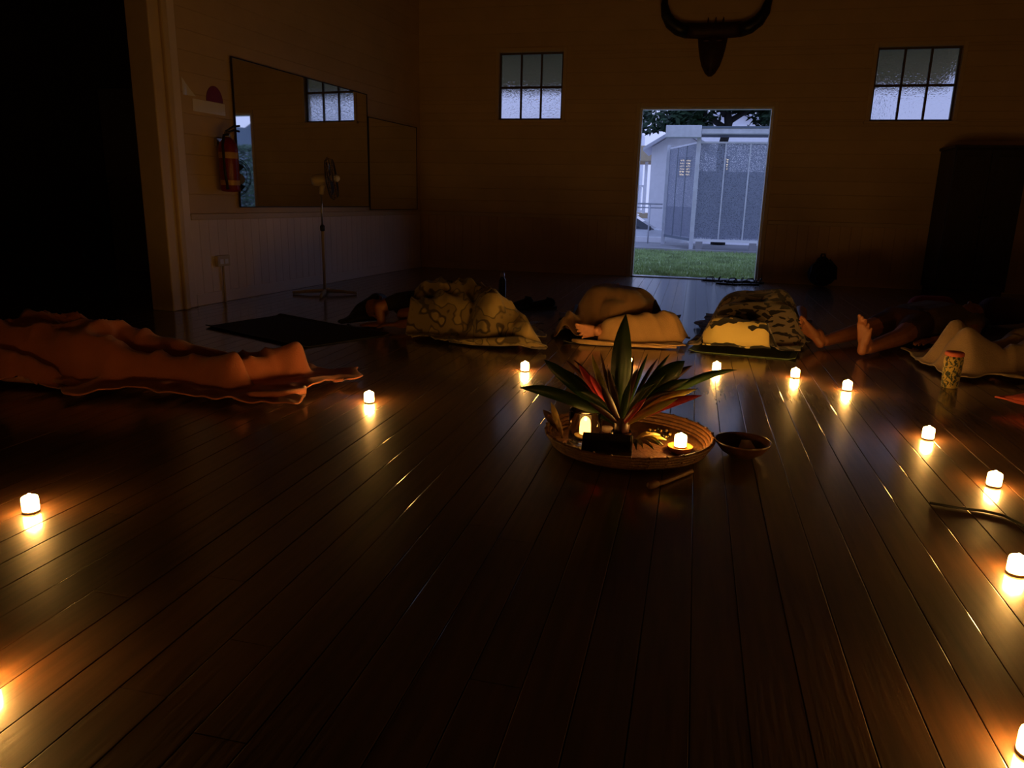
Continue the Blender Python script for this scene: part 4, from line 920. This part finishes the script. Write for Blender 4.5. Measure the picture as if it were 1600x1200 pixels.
# ------------------------------------------------------------------ things lying on the floor
jr = thing('patterned_tumbler', (1.385, 4.285, 0), 'patterned drinking tumbler with coral lid on the floor', 'tumbler')
mb = MB(); prof = [(.036, .001), (.040, .004), (.043, .06), (.046, .15), (.045, .165), (.038, .172)]; n = 28
for r_, z in prof: mb.v += [(1.385 + r_ * cos(2 * pi * k / n), 4.285 + r_ * sin(2 * pi * k / n), z) for k in range(n)]
for i in range(len(prof) - 1):
    for k in range(n): mb.f.append((i * n + k, i * n + (k + 1) % n, (i + 1) * n + (k + 1) % n, (i + 1) * n + k))
mb.f.append(tuple(range(n - 1, -1, -1))); mb.f.append(tuple((len(prof) - 1) * n + k for k in range(n)))
mb.uv = [(2 * abs(((i % n) / n) - .5) * 1.6, v[2] * 8) for i, v in enumerate(mb.v)]
mb.build('cup', 'jar', jr, True)
MB().lathe([(.042, .172), (.046, .174), (.046, .188), (.040, .194), (.01, .196)], (1.385, 4.285, 0), 24).build('lid', 'lid', jr, True)

cu2 = thing('coral_cushion', (1.75, 3.85, 0), 'coral cushion with pointed corner on floor near the patterned tumbler', 'cushion')
mb = MB(); R_ = []
n = 20
for i in range(n + 1):
    u = i / n; ring = []
    for j in range(13):
        v = j / 12; w = (sin(pi * u) * sin(pi * v)) ** .45; pin = 1 - .10 * (sin(pi * u) + 0) ; 
        px_ = (u - .5) * .46 * (1 - .13 * sin(pi * v)); py_ = (v - .5) * .46 * (1 - .13 * sin(pi * u)); ring.append((px_, py_, w))
    R_.append(ring)
def cush(s): 
    ca, sa = cos(radians(38)), sin(radians(38))
    return [[(1.79 + p[0] * ca - p[1] * sa, 3.86 + p[0] * sa + p[1] * ca, .052 + s * .048 * p[2]) for p in r] for r in R_]
up, dn = cush(1), cush(-1)
for G in (up, dn):
    o_ = len(mb.v); mb.v += [p for r in G for p in r]
    for i in range(n):
        for j in range(12): mb.f.append((o_ + i * 13 + j, o_ + (i + 1) * 13 + j, o_ + (i + 1) * 13 + j + 1, o_ + i * 13 + j + 1))
o_ = mb.build('cover', 'coral', cu2, True)
bm = bmesh.new(); bm.from_mesh(o_.data); bmesh.ops.remove_doubles(bm, verts=bm.verts, dist=.0005); bmesh.ops.recalc_face_normals(bm, faces=bm.faces); bm.to_mesh(o_.data); bm.free()
MB().tube([up[0][j] for j in range(13)] + [up[i][12] for i in range(1, n + 1)] + [up[n][j] for j in range(11, -1, -1)] + [up[i][0] for i in range(n - 1, -1, -1)], .005, 6).build('piping', 'coral', cu2, True)

bt_ = thing('water_bottle', (-1.69, 6.62, 0), 'tall slim water bottle standing on the floor behind the curled sleeper', 'bottle')
M['bottle'] = mat('smoked_bottle', (0.05, 0.05, 0.055), .2, var=.1)
MB().lathe([(.03, .001), (.035, .006), (.035, .19), (.03, .21), (.018, .225), (.017, .235)], (-1.69, 6.62, 0), 18).build('body', 'bottle', bt_, True)
MB().lathe([(.020, .232), (.021, .235), (.021, .262), (.015, .267)], (-1.69, 6.62, 0), 14).build('cap', 'metal', bt_, True)
MB().torus((-1.69, 6.62, .275), .013, .003, 14, 6, (0, 1, 0)).build('carry_ring', 'metal', bt_, True)

def shoe_proto():
    t = thing('shoe', (0, 0, 0), 'x', 'shoe')
    mb = MB(); mb.rings([[(x * w, y, z) for x, z in ((-.5, .0), (.5, .0), (.52, .02), (-.52, .02))] for y, w in ((-.13, .05), (-.10, .075), (0, .065), (.07, .09), (.12, .07), (.14, .03))]); mb.build('sole', 'rubber', t)
    mb = MB(); mb.cap((0, -.09, .045), .034, (0, -.02, .045), .036); mb.cap((0, -.02, .045), .036, (0, .09, .03), .033); mb.cap((0, -.09, .055), .032, (0, -.06, .07), .03)
    fuse(mb, 'upper', 'edge_cloth', t, .008); MB().torus((0, -.07, .088), .026, .006, 16, 6, (0, -.3, 1)).build('collar', 'rubber', t, True)
    return t
sp = shoe_proto(); sp.location = (-1.42, 6.30, .001); sp.rotation_euler = (0, 0, 2.6); tag(sp, 'black shoe beside the slim water bottle, nearer it of the two', group='black shoes on the floor')
dup(sp, (-1.25, 6.33, .001), 2.2, label='black shoe further from the slim water bottle, towards the brown blanket')
def sandal_proto():
    t = thing('sandal', (0, 0, 0), 'x', 'sandal')
    mb = MB(); mb.rings([[(x * w, y, z) for x, z in ((-.5, .0), (.5, .0), (.5, .018), (-.5, .018))] for y, w in ((-.13, .03), (-.115, .06), (-.05, .066), (0, .07), (.07, .09), (.11, .08), (.13, .04))]); mb.build('sole', 'rubber', t)
    MB().tube([(-.036, -.02, .016), (-.034, .0, .05), (-.005, .065, .046), (0, .08, .018)], .006).build('strap', 'rubber', t, True); MB().tube([(.036, -.02, .016), (.034, .0, .05), (.005, .065, .046), (0, .08, .018)], .006).build('strap', 'rubber', t, True)
    MB().tube([(-.032, -.08, .016), (-.03, -.085, .05), (0, -.10, .06), (.03, -.085, .05), (.032, -.08, .016)], .006).build('heel_strap', 'rubber', t, True)
    return t
sn = sandal_proto(); sn.location = (.25, 9.52, .001); sn.rotation_euler = (0, 0, 1.35); tag(sn, 'black strappy sandal by the doorway, farthest of the row from the jamb', group='sandals by the doorway')
for x, y, r, l in ((.52, 9.49, 1.75, 'black strappy sandal by the doorway, second along, turned on a slant'), (.41, 9.18, 1.2, 'black strappy sandal before the doorway, the one set farthest into the room'), (.66, 9.24, 1.9, 'black strappy sandal by the doorway, beside the one nearest the jamb'), (.73, 9.50, 1.5, 'black strappy sandal nearest the door jamb')):
    dup(sn, (x, y, .001), r, label=l)

cb = thing('cable', (1.0, 2.45, 0), 'thin black cable curving over the floor beyond a candle', 'cable')
MB().tube([(.80, 2.475, .005), (.88, 2.455, .005), (.95, 2.455, .005), (1.0, 2.43, .005), (1.03, 2.36, .005), (1.10, 2.30, .005), (1.25, 2.30, .005)], .0045, 8).build('cord', 'rubber', cb, True)

# ------------------------------------------------------------------ the tray at the centre of the ring
TC = V((-.19, 2.775, 0)); TR = .305
ty = thing('woven_tray', TC, 'round woven cane tray holding plant and candles on the floor', 'tray')
MB().lathe([(.001, .003), (TR - .03, .003), (TR - .01, .012), (TR - .012, .018), (TR - .035, .012), (.001, .012)], TC, 48, False, False).build('tray_base', 'wicker', ty, True)
for k in range(4): MB().torus(TC + V((0, 0, .017 + .0125 * k)), TR - .010 + .008 * k, .0085, 56, 8).build('cane_coil', 'wicker', ty, True)
for k in range(30):
    a = 2 * pi * k / 30; d = V((cos(a), sin(a), 0)); MB().tube([TC + d * (TR - .016) + V((0, 0, .008)), TC + d * (TR + .004) + V((0, 0, .03)), TC + d * (TR + .021) + V((0, 0, .064)), TC + d * (TR + .008) + V((0, 0, .062))], .004, 6).build('binding', 'wicker', ty, True)

cbx, cby = TC.x, TC.y
Z0 = .0122
# candles: one kind, copied
cn = thing('candle', (0, 0, 0), 'x', 'candle')
MB().lathe([(.0005, .0), (.0215, .0), (.0222, .003), (.0222, .006), (.0005, .006)], (0, 0, 0), 20, False, False).build('candle_base', 'candle_base', cn, True)
MB().lathe([(.0215, .006), (.0222, .009), (.0222, .040), (.0208, .046), (.016, .049), (.006, .0505), (.0005, .0505)], (0, 0, 0), 22).build('wax_body', 'candle', cn, True)
MB().lathe([(.003, .0500), (.006, .0515), (.0055, .0545), (.003, .0565), (.0006, .0575)], (0, 0, 0), 10).build('flame', 'flame', cn, True)
ring = [(-1.826, 1.626, 'lit candle alone on bare floor, nearest to the salmon blanket middle'), (-1.395, 3.035, 'lit candle just beyond the feet end of the salmon blanket'), (-.857, 3.901, 'lit candle before the tan patterned fleece blanket'),
        (-.319, 4.229, 'lit candle glowing behind the plant leaves, before the beige throw'), (.178, 4.264, 'lit candle in front of the cream lining of the leopard blanket'), (.599, 4.246, 'lit candle between the leopard blanket and the bare feet'),
        (.828, 4.026, 'lit candle in the ring nearest the upright bare foot sole'), (.999, 3.238, 'lit candle on the floor before the coral cushion'), (1.066, 2.716, 'lit candle on the floor just beyond the thin black cable'),
        (.885, 2.026, 'lit candle cut by the frame edge, on the near side of the black cable'), (.640, 1.285, 'lit candle at the bottom corner, mostly cut off by the frame'), (-1.24, .955, 'lit candle cut by the frame edge, closest candle on the bare left floor')]
for i, (x, y, l) in enumerate(ring):
    if i == 0: cn.location = (x, y, .0008); tag(cn, l, group='candles in a ring on the floor')
    else: dup(cn, (x, y, .0008), i * 1.7, label=l)
dup(cn, (-.355, 2.735, Z0 + .024), .3, label='lit candle inside the glass jar on the woven tray', group='candles on the tray')
dup(cn, (.008, 2.725, Z0 + .018), .9, label='lit candle on amber dish on the woven tray', group='candles on the tray')

gj = thing('glass_jar', (-.355, 2.735, Z0), 'clear glass jar around a candle on the woven tray', 'jar')
MB().lathe([(.0005, 0), (.060, 0), (.064, .006), (.065, .06), (.064, .128), (.061, .130), (.060, .126), (.061, .06), (.060, .016), (.0005, .014)], (-.355, 2.735, Z0), 30, False, False).build('glass_body', 'clear', gj, True)
MB().torus((-.355, 2.735, Z0 + .13), .0625, .0028, 32, 8).build('rim', 'clear', gj, True)
MB().lathe([(.0005, .015), (.045, .015), (.045, .022), (.0005, .0225)], (-.355, 2.735, Z0), 24, False, False).build('sand_bed', 'straw', gj, True)
am = thing('amber_dish', (.008, 2.725, Z0), 'small amber dish under a lit candle on the woven tray', 'dish')
MB().lathe([(.0005, .0), (.035, 0), (.042, .006), (.048, .022), (.046, .024), (.040, .012), (.030, .016), (.0005, .0165)], (.008, 2.725, Z0), 26, False, False).build('dish_body', 'amber', am, True)

# bromeliad in a small dark pot
PX, PY = -.215, 2.735
pt = thing('potted_plant', (PX, PY, Z0), 'spiky potted plant with green and red strap leaves at tray centre', 'plant')
MB().lathe([(.0005, 0), (.030, 0), (.036, .006), (.042, .03), (.040, .055), (.037, .058), (.035, .05), (.0005, .046)], (PX, PY, Z0), 24, False, False).build('pot', 'pot', pt, True)
MB().lathe([(.026, .045), (.030, .075), (.034, .11), (.026, .14), (.008, .155)], (PX, PY, Z0), 14).build('leaf_base', 'leaf_d', pt, True)
camv = V((0, 0, CAMZ)); RCT = RC.transposed()
def leaf(tip, mid, w, m, b=None, fold=.25, roll=0.0, n=12):
    b0 = V(b or (PX, PY, Z0 + .075)); t = V(tip); md = V(mid); rng = []
    for i in range(n + 1):
        u = i / n; p = b0 * (1 - u) ** 2 + md * 2 * u * (1 - u) + t * u * u; d = ((md - b0) * (1 - u) + (t - md) * u).normalized()
        sd_ = d.cross(V((sin(roll), -cos(roll), .25))).normalized(); nr = sd_.cross(d)
        ww = w * (.42 + .58 * min(1, u * 2.2)) * max(.02, (1 - max(0, (u - .55) / .45) ** 2.2)); th = .0012
        rng.append([p - sd_ * ww / 2 + nr * fold * ww * .5, p, p + sd_ * ww / 2 + nr * fold * ww * .5, p + sd_ * ww / 2 + nr * (fold * ww * .5 + th), p + nr * th * 1.6, p - sd_ * ww / 2 + nr * (fold * ww * .5 + th)])
    MB().rings(rng).build('leaf', m, pt, True)
def at(u, v, y):                      # a point seen at pixel (u, v) of the 1600 x 1200 picture, y metres into the room
    d = RC @ V(((u - 800) / F, -(v - 600) / F, -1)); return camv + d * (y / d.y)
for (tu, tv, ty_, mu, mv, my, w, m) in (
    (978, 490, 2.74, 964, 580, 2.70, .096, 'leaf_g'), (905, 570, 2.80, 915, 590, 2.80, .034, 'leaf_r'), (925, 553, 2.78, 932, 590, 2.78, .030, 'leaf_y'), (922, 585, 2.76, 930, 600, 2.76, .03, 'leaf_r'),
    (880, 560, 2.84, 915, 585, 2.84, .022, 'leaf_d'), (896, 562, 2.9, 925, 585, 2.88, .02, 'leaf_d'), (938, 550, 2.85, 945, 590, 2.85, .018, 'leaf_d'), (812, 606, 2.72, 880, 606, 2.70, .060, 'leaf_g'),
    (850, 562, 2.80, 885, 590, 2.78, .062, 'leaf_g'), (868, 590, 2.80, 915, 608, 2.78, .036, 'leaf_y'), (990, 556, 2.95, 985, 590, 2.88, .020, 'leaf_d'), (1012, 553, 2.93, 995, 590, 2.88, .022, 'leaf_g'),
    (1028, 560, 2.9, 1005, 590, 2.86, .020, 'leaf_d'), (1047, 553, 2.86, 1015, 590, 2.82, .024, 'leaf_g'), (1070, 564, 2.80, 1034, 588, 2.78, .098, 'leaf_g'), (1082, 571, 2.86, 1040, 590, 2.84, .045, 'leaf_d'),
    (1097, 618, 2.70, 1032, 628, 2.68, .044, 'leaf_r'), (1090, 608, 2.78, 1030, 618, 2.74, .044, 'leaf_y'), (1060, 622, 2.66, 1015, 640, 2.66, .036, 'leaf_y'), (1152, 578, 2.86, 1080, 580, 2.84, .040, 'leaf_g'), (1050, 612, 2.66, 1010, 615, 2.68, .034, 'leaf_d'),
    (1022, 600, 2.64, 995, 610, 2.66, .03, 'leaf_g'), (950, 575, 2.66, 958, 610, 2.68, .032, 'leaf_d'), (998, 575, 2.66, 980, 605, 2.68, .034, 'leaf_d'), (905, 612, 2.60, 930, 615, 2.64, .040, 'leaf_g'), (965, 560, 2.9, 960, 600, 2.84, .04, 'leaf_d'),
    (1040, 585, 2.74, 1008, 600, 2.74, .05, 'leaf_g'), (875, 575, 2.9, 915, 600, 2.86, .045, 'leaf_g'), (940, 600, 2.60, 950, 625, 2.63, .036, 'leaf_d'), (985, 596, 2.62, 975, 625, 2.64, .036, 'leaf_g'), (1010, 622, 2.60, 990, 640, 2.62, .03, 'leaf_r'),
    (920, 628, 2.62, 942, 640, 2.64, .028, 'leaf_d'), (958, 585, 2.72, 955, 620, 2.70, .04, 'leaf_d'), (1030, 596, 2.85, 1000, 612, 2.82, .04, 'leaf_d'), (893, 590, 2.84, 925, 610, 2.82, .034, 'leaf_d'), (1078, 592, 2.78, 1035, 604, 2.76, .05, 'leaf_g')):
    leaf(at(tu, tv, ty_), at(mu, mv, my), w * .8, m, roll=random.uniform(-.3, .3))

# small things on the tray
bx_ = thing('black_box', (-.245, 2.585, Z0), 'small flat black box tilted up at the front of the woven tray', 'box')
a0 = V((-.345, 2.575, Z0 + .004)); ex_ = V((.19, .02, .0)).normalized(); ey = V((-.03, .40, .25)).normalized(); ez = ex_.cross(ey).normalized(); 
def bfn(a, b_, c_): return a0 + ex_ * a + ey * b_ + ez * c_
MB().box(0, .185, 0, .085, 0, .03, bfn).build('box_body', 'black', bx_, bevel=.006)
MB().box(.008, .177, .008, .077, .0301, .0325, bfn).build('front_panel', 'rubber', bx_, bevel=.001)
MB().box(.0, .012, .078, .088, .006, .024, bfn).build('brass_corner', 'bead', bx_, bevel=.002)
bl = thing('bead_bracelet', (-.078, 2.90, Z0), 'ring of gold and black beads lying on the woven tray', 'bracelet')
for k in range(22):
    a = 2 * pi * k / 22; MB().ell((-.078 + .045 * cos(a), 2.90 + .045 * sin(a), Z0 + .0085 + (.006 if k % 3 == 0 else 0)), (.0068, .0068, .0068), 8, 6).build('bead', 'bead' if k % 2 else 'bead_d', bl, True)
for x, y, rx, l in ((-.125, 2.84, .022, 'pale pink stone beside the bead bracelet on the tray'), (-.285, 2.88, .028, 'pale brown stone behind the plant pot on the tray'), (-.24, 2.93, .022, 'second smaller pale stone at the back of the tray')):
    s_ = thing('stone', (x, y, Z0), l, 'stone'); mb = MB(); mb.ell((x, y, Z0 + rx * .55), (rx, rx * .75, rx * .55)); fuse(mb, 'surface', 'stone', s_, .005, 2)
sp_ = thing('leafy_sprig', (-.13, 2.66, Z0), 'small sprig of narrow striped leaves laid beside the black box', 'sprig')
pt_keep = pt; pt = sp_
for k in range(11):
    a = radians(-80 + 13 * k); L = .10 + .03 * ((k * 37) % 5) / 5; b0 = V((-.165, 2.715, Z0 + .02))
    leaf(b0 + V((cos(a) * L, sin(a) * L, .004 + .012 * (k % 3))), b0 + V((cos(a) * L * .5, sin(a) * L * .5, .045)), .015, ('leaf_g', 'leaf_y', 'straw')[k % 3], b=b0, n=7)
pt = pt_keep
for i, (b0, t_, m_, w, l) in enumerate((((-.452, 2.76, Z0 + .01), at(861, 628, 2.78), 'straw', .024, 'yellow dried leaf standing upright at the edge of the tray'), ((-.448, 2.775, Z0 + .01), at(848, 640, 2.80), 'wicker', .034, 'brown dried leaf leaning outward over the tray rim'), ((-.44, 2.72, Z0 + .01), at(872, 652, 2.72), 'paper', .016, 'short pale dried leaf standing beside the glass jar'))):
    t = thing('dried_leaf', b0, l, 'leaf'); k_ = pt; pt = t; bb_ = V(b0); leaf(t_, (bb_ + t_) / 2 + V((0, 0, .01)), w, m_, b=b0, n=8); pt = k_
    MB().tube([bb_, bb_ + (t_ - bb_) * .3], .002, 6).build('stalk', 'straw', t, True)

bw2 = thing('wooden_bowl', (.236, 2.785, 0), 'dark turned wooden bowl on the floor beside the woven tray', 'bowl')
MB().lathe([(.0005, .001), (.045, .001), (.05, .004), (.078, .022), (.100, .052), (.104, .062), (.100, .063), (.094, .054), (.072, .027), (.04, .013), (.0005, .011)], (.236, 2.785, 0), 40, False, False).build('bowl_body', 'bowl', bw2, True)
cd_ = thing('card', (.24, 2.80, .02), 'cream folded card lying inside the wooden bowl', 'card')
MB().rings([[(.215, 2.745, .030), (.235, 2.835, .046), (.235, 2.836, .0475), (.215, 2.746, .0315)], [(.245, 2.75, .038), (.262, 2.825, .050), (.262, 2.826, .0515), (.245, 2.751, .0395)], [(.285, 2.755, .036), (.268, 2.828, .048), (.268, 2.829, .0495), (.285, 2.756, .0375)]]).build('paper', 'paper', cd_)
st = thing('mallet_stick', (-.01, 2.43, 0), 'thin brown mallet stick lying on floor before the tray', 'stick')
MB().tube([(-.076, 2.342, .013), (-.03, 2.40, .0115), (.055, 2.53, .010)], [.0105, .0085, .0075], 10).build('handle', 'stick', st, True)
MB().cap((-.078, 2.340, .0145), .0135, (-.062, 2.36, .0140), .0135, 10).build('padded_end', 'stick', st, True)
